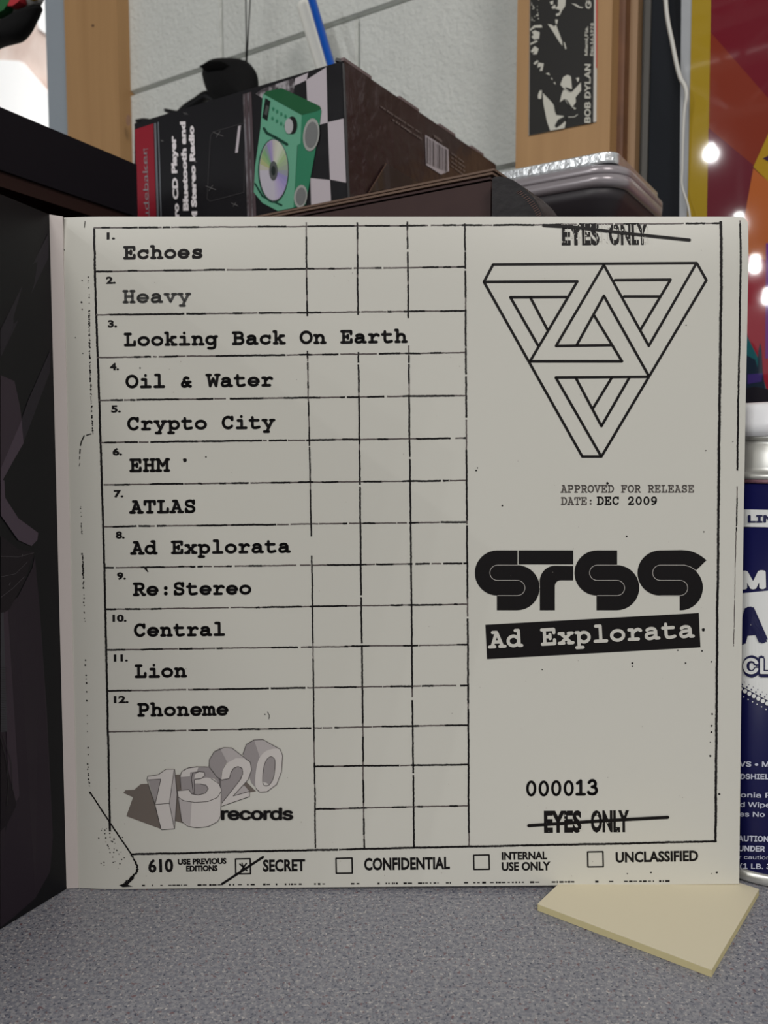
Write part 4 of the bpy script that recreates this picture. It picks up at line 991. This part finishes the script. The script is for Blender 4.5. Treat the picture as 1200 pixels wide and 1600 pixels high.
yp('printed_guitar', [[(335, 1010), (440, 1120), (470, 1180), (480, 1250), (560, 1260), (585, 1330), (570, 1392), (415, 1420), (380, 1320), (340, 1120)], [(525, 920), (555, 840), (600, 812), (640, 830), (652, 960), (620, 1010), (560, 960)], [(280, 1040), (300, 985), (325, 980), (318, 1075), (285, 1075)],
    [(560, 975), (650, 1000), (748, 895), (750, 985), (690, 1060), (695, 1110), (660, 1160), (700, 1180), (680, 1190), (640, 1150), (600, 1085), (570, 1075), (520, 1110), (540, 1020)], [(690, 850), (730, 842), (725, 880), (708, 890), (705, 862)], [(645, 35), (700, 45), (730, 70), (770, 78), (765, 90), (715, 80)]], m_fw, .0018)
yp('printed_detail', [[(465, 1365), (500, 1300), (590, 1255), (590, 1300), (540, 1345), (480, 1388)], [(620, 1110), (640, 1180), (628, 1182), (600, 1105)], [(575, 945), (640, 965), (640, 1000), (590, 965)], [(455, 1150), (472, 1170), (500, 1250), (470, 1220)]], m_fb, .0024)
for pth, wd in (([(612, 1272), (680, 1270), (712, 1245)], 1.1), ([(580, 1085), (640, 1180)], .8)): Ink(FL, .0020, S7).stroke(pth, wd).build('printed_detail', m_fw, paper)
for txt, q0, q1, cp in (('BOB DYLAN', (850, 1336), (852, 695), 84), ('Miami,Fla.', (822, 604), (825, 287), 44), ('Dec.16,1978', (882, 606), (886, 250), 44), ('GU', (858, 95), (860, -80), 80)):
    Ink(FL, .0020, S7).text(txt, q0, q1, cp, .022, font=SANS).build('printed_lettering', m_fw, paper, True)
a = Ink(FL, .0020, S7)
for k in range(26): a.ell(200 + random.uniform(20, 150) * .6, random.uniform(-100, 230), random.uniform(3, 9), random.uniform(4, 12), 7)
a.build('printed_hair_flecks', m_fw, paper)['kind'] = 'stuff'

PO = Plane(W(0, 0, .014), D2)
pos = thing('framed_poster', 'large red, orange and yellow poster in a pale frame on the right wall', 'poster', PO.one(1130, 400))
gl2 = dict(rough=.06, coat=1.0, spec=.6)
def gz(name, rgb): return mat(name, rgb, .6, coat=1.0, spec=.08)
mb = MB(); mb.prism(PO.at([(1057.5, 760), (1480, 752), (1480, -260), (1067, -260)], .0) , D2 * .008)
pb = mb.build('frame', gz('poster_white_border', (170, 174, 178)), pos)
def pp(name, polys, c, off):
    a = Ink(PO, off)
    for p in polys: a.poly(p)
    a.build(name, gz('poster_%d_%d_%d' % c, c), pb)
pp('red_field', [[(1092, 720), (1440, 716), (1440, -220), (1100, -220)]], (112, 22, 36), .0004)
pp('yellow_band', [[(1066, 720), (1100, 720), (1111, 0), (1114, -220), (1084, -220), (1081, 0)]], (166, 138, 34), .0008)
pp('orange_wedge', [[(1110, 50), (1200, 153), (1330, 300), (1440, 420), (1440, 520), (1200, 280), (1182, 262), (1107, 200)]], (130, 50, 32), .0008)
pp('plum_wedge', [[(1107, 200), (1182, 262), (1163, 345), (1160, 420), (1103, 420)]], (104, 34, 46), .0009)
pp('yellow_wedge', [[(1225, 155), (1200, 210), (1177, 261), (1200, 283), (1260, 335), (1260, 155)]], (176, 138, 30), .0012)
pp('dark_arrow', [[(1192, 247.5), (1204, 241), (1204, 254)]], (60, 30, 60), .0015)
pp('orange_field', [[(1177, 263), (1200, 283), (1260, 335), (1240, 420), (1162, 400), (1164, 335)]], (182, 98, 48), .0012)
pp('red_wedge', [[(1160, 395), (1240, 420), (1240, 640), (1198, 610), (1170, 530), (1155, 480)]], (150, 26, 44), .0015)
pp('purple_line', [[(1197, 380), (1204, 380), (1202, 560), (1196, 560)]], (110, 40, 130), .0018)
pp('teal_field', [[(1140, 480), (1170, 530), (1185, 560), (1198, 610), (1240, 640), (1240, 700), (1120, 700), (1130, 500)]], (28, 92, 98), .0018)
pp('skyline', [[(1120, 560), (1166, 555), (1180, 562), (1184, 575), (1185, 548), (1188, 535), (1190, 548), (1192, 580), (1196, 612), (1240, 620), (1240, 700), (1120, 700)]], (26, 40, 56), .0021)
pp('violet_glow_print', [[(1168, 585), (1192, 583), (1190, 596), (1168, 600)]], (60, 44, 110), .0023)
pp('dark_ground', [[(1120, 612), (1180, 604), (1240, 616), (1240, 700), (1120, 700)]], (28, 26, 34), .0026)

CB = Plane(W(0, 0, .03), D2)
cw = [(1037, -60), (1040, 0), (1043, 30), (1050, 65), (1057, 100), (1063, 122), (1070, 135), (1072.5, 150), (1069, 175), (1067, 220), (1066, 262), (1065, 285), (1068, 300), (1074, 318), (1078, 340), (1080, 380)]
pts = [CB.one(*p) for p in smoothpath(cw, 4)]; lastp = pts[-1].copy(); lastp[2] = .001; lastp2 = lastp - D2 * .0; pts.append(lastp)
rr = [.0019] * 28 + list(np.linspace(.0018, .0010, 10)); rr = rr + [.0010] * (len(pts) - len(rr))
mb = MB(); mb.tube(pts, rr, 8); cab = mb.build('white_cable', mat('white_cable_vinyl', (202, 202, 196), .5), None, True); tag(cab, 'white cable hanging down in front of the poster edge', 'cable')

# ------------------------------------------------------------------ tubes, hanging things
TB = Plane(W(0, 0, .035), D2)
def rod(x0, y0, x1, y1): 
    a_ = TB.one(x0, y0); b2 = TB.one(x1, y1); d_ = b2 - a_; return a_, a_ + d_ * ((.014 - a_[2]) / d_[2])
a_, b2 = rod(474, 6, 507, 112)
mb = MB(); d_ = (a_ - b2) / np.linalg.norm(a_ - b2); mb.tube([b2, a_ - d_ * .002, a_], [.0085, .0085, .0068], 24); t1 = mb.build('paper_roll', mat('white_roll_paper', (232, 232, 224), .6), None, True)
tag(t1, 'white cardboard tube leaning on the block wall beside the blue tube', 'tube')
TB = Plane(W(0, 0, .054), D2)
a_, b2 = rod(486, -5, 516, 98)
mb = MB(); mb.tube([b2, a_ + (a_ - b2) * .02], .0046, 20); t2 = mb.build('blue_tube', mat('blue_plastic', (20, 84, 180), .4), None, True); tag(t2, 'bright blue thin tube leaning on the wall beside the white tube', 'tube')

HP = Plane(W(0, 0, .05), D2)
hp = thing('hanging_headset', 'black padded headset hanging on a thin black cord behind the radio carton', 'headset', HP.one(360, 120))
m_pdb = mat('black_foam_pad', (12, 12, 13), .8, spec=.2, bump=(120, .4)); m_plb = mat('black_plastic', (14, 14, 16), .4, spec=.3)
def blob(name, plane, outline, depth, m, parent, off=0, sm=True):
    c = np.mean(np.array(outline), axis=0); n = len(outline); mb = MB(); rings = []
    for k, (s_, o_) in enumerate(((.05, 1.0), (.45, .93), (.75, .7), (.93, .36), (1.0, 0), (.93, -.36), (.75, -.7), (.45, -.93), (.05, -1.0))):
        rings.append([plane.one(*(c + (np.array(p) - c) * s_)) - D2 * (o_ * depth + off) for p in outline])
    loft(mb, rings); return mb.build(name, m, parent, sm)
pad_o = smoothpath([(318, 118), (322, 102), (336, 93), (360, 91), (382, 94), (396, 106), (401, 124), (401, 150), (398, 172), (360, 176), (336, 160), (324, 140), (318, 118)], 3)[:-1]
blob('ear_pad', HP, pad_o, .018, m_pdb, hp)
blob('ear_hollow', HP, [(326 + 0, 112), (340, 104), (362, 104), (374, 112), (366, 119), (340, 121)], .004, mat('pad_hollow', (5, 5, 5), .95, spec=.1), hp, .016)
bd = smoothpath([(345, 160), (325, 150), (308, 160), (290, 172), (276, 190), (270, 215)], 5)
mb = MB(); mb.tube([HP.one(*p) for p in bd], .0065, 12); mb.build('headband', m_plb, hp, True)
for q in ([(292, 180), (275, 177), (258, 172)], [(262, 196), (240, 192), (226, 188), (213, 189)]):
    mb = MB(); pth = smoothpath(q, 4); mb.tube([HP.one(*p) for p in pth], list(np.linspace(.0045, .0022, len(pth))), 8); mb.build('prong', m_plb, hp, True)
mb = MB()
mb.tube([HP.one(384.5, 98), HP.one(385, 60), HP.one(384, 0), HP.one(383, -200)], .0009, 6); mb.tube([HP.one(385.5, 98), HP.one(387.5, 60), HP.one(391, 0), HP.one(396, -200)], .0009, 6)
mb.build('hanging_cord', m_plb, hp, True)
mb = MB(); hk = HP.one(389, -200); mb.tube([hk - D2 * .006, hk + D2 * .05], .004, 8); mb.build('wall_hook', m_plb, hp, True)

OP = Plane(at_y(20, 20, .80), D2)
orn = thing('knit_hat', 'black hat with a green and red patterned crown hanging in the window corner', 'hat', OP.one(10, 40))
low = smoothpath([(-70, 78), (-40, 86), (-10, 74), (12, 68), (30, 62), (46, 45), (58, 22), (63, 7), (30, 24), (0, 40), (-40, 58), (-70, 78)], 3)[:-1]
blob('brim', OP, low, .012, mat('black_cloth', (15, 15, 16), .8, spec=.2), orn)
m_cap = mat('patterned_cloth', (150, 150, 146), .8)
up_ = smoothpath([(63, 7), (69, -10), (60, -60), (20, -95), (-40, -80), (-80, -20), (-72, 60), (-40, 57), (0, 39), (30, 23), (63, 7)], 3)[:-1]
blob('crown', OP, up_, .010, m_cap, orn)
for q, c in (([(0, 10), (22, -8), (34, 10), (24, 24), (8, 32), (-12, 34), (-16, 14)], (22, 92, 44)), ([(34, 5), (44, -10), (52, -2), (48, 11), (38, 18), (30, 18)], (176, 36, 46)), ([(56, -4), (66, -10), (65, 3), (58, 5)], (190, 150, 40)), ([(0, -30), (24, -40), (30, -20), (8, -8)], (22, 92, 44))):
    mb = MB(); mb.prism([OP.one(*p) - D2 * .0118 for p in q], D2 * .008); mb.build('cloth_patch', mat('patch_%d_%d_%d' % c, c, .8), orn)
mb = MB(); mb.tube([OP.one(-10, -80), OP.one(-10, -260)], .0008, 6); mb.build('hanging_cord', m_plb, orn)

# ------------------------------------------------------------------ store ceiling: open-web joists and round lamps (seen mirrored in the poster glazing)
def mirror_pt(px, py, z):
    p = PO.one(px, py); d = p - CAM; n = PO.n; r = d - 2 * (d @ n) * n; return p + r * ((z - p[2]) / r[2])
m_jst = mat('white_steel_joist', (230, 230, 226), .6)
def joist(p, q, label):
    p = np.array(p); q = np.array(q); d = q - p; d[2] = 0; L = np.linalg.norm(d); d /= L; p0 = p - d * 4; p1 = q + d * 4
    t = thing('roof_joist', label, 'roof joist', (p0 + p1) / 2, 'open-web roof joists')
    for dz_ in (0, .55):
        mb = MB(); mb.tube([p0 + ZZ * dz_, p1 + ZZ * dz_], .05, 6); mb.build('chord', m_jst, t)
    N = int(np.linalg.norm(p1 - p0) / .7); mb = MB()
    for k in range(N):
        a_ = p0 + (p1 - p0) * k / N + ZZ * (.55 * (k % 2)); b2 = p0 + (p1 - p0) * (k + 1) / N + ZZ * (.55 * ((k + 1) % 2)); mb.tube([a_, b2], .02, 5)
    mb.build('web_bars', m_jst, t)
for k, (a_, b2) in enumerate((((1090, 114), (1200, 84)), ((1066, 52), (1200, 11)), ((1110, 185), (1200, 165)), ((1172, 437), (1200, 433)))):
    joist(mirror_pt(*a_, CEIL + .1), mirror_pt(*b2, CEIL + .1), ['white open-web roof joist nearest the counter', 'white open-web roof joist farther from the counter', 'white open-web roof joist third from the counter', 'white open-web roof joist far down the store'][k])
em = bpy.data.materials.new('lamp_glow'); em.use_nodes = True; eb = em.node_tree.nodes['Principled BSDF']; eb.inputs['Emission Color'].default_value = (1, 1, .98, 1); eb.inputs['Emission Strength'].default_value = 70
for k, (x, y, r_) in enumerate(((1111, 226, 3.6), (1155, 334, 5), (1180, 400, 6), (1200, 452, 5.5))):
    c_ = mirror_pt(x, y, CEIL - .05); q_ = PO.one(x, y); r_ = r_ / 1280 * (np.linalg.norm(q_ - CAM) + np.linalg.norm(c_ - q_))
    t = thing('high_bay_lamp', ['round white ceiling lamp nearest the counter', 'round white ceiling lamp second from the counter', 'round white ceiling lamp third from the counter', 'round white ceiling lamp farthest from the counter'][k], 'ceiling lamp', c_, 'round ceiling lamps of the store')
    mb = MB(); mb.lathe(c_[0], c_[1], [(r_, c_[2]), (r_ * 1.02, c_[2] + .05), (r_ * .7, c_[2] + .16), (.05, c_[2] + .2), (.04, CEIL + .88)], 20); mb.build('shade', mat('lamp_shade_grey', (160, 160, 160), .5), t, True)
    mb = MB(); mb.lathe(c_[0], c_[1], [(r_ * .2, c_[2] - r_ * 1.9), (r_ * .75, c_[2] - r_ * 1.6), (r_ * .95, c_[2] - r_), (r_ * .95, c_[2] - .001)], 20); mb.build('diffuser', em, t)
    pl = bpy.data.lights.new('lamp_light', 'POINT'); pl.energy = 110; pl.shadow_soft_size = .02; po = bpy.data.objects.new('lamp_light', pl); COL.objects.link(po); po.location = (c_[0], c_[1], c_[2] - r_ * 2 - .04)
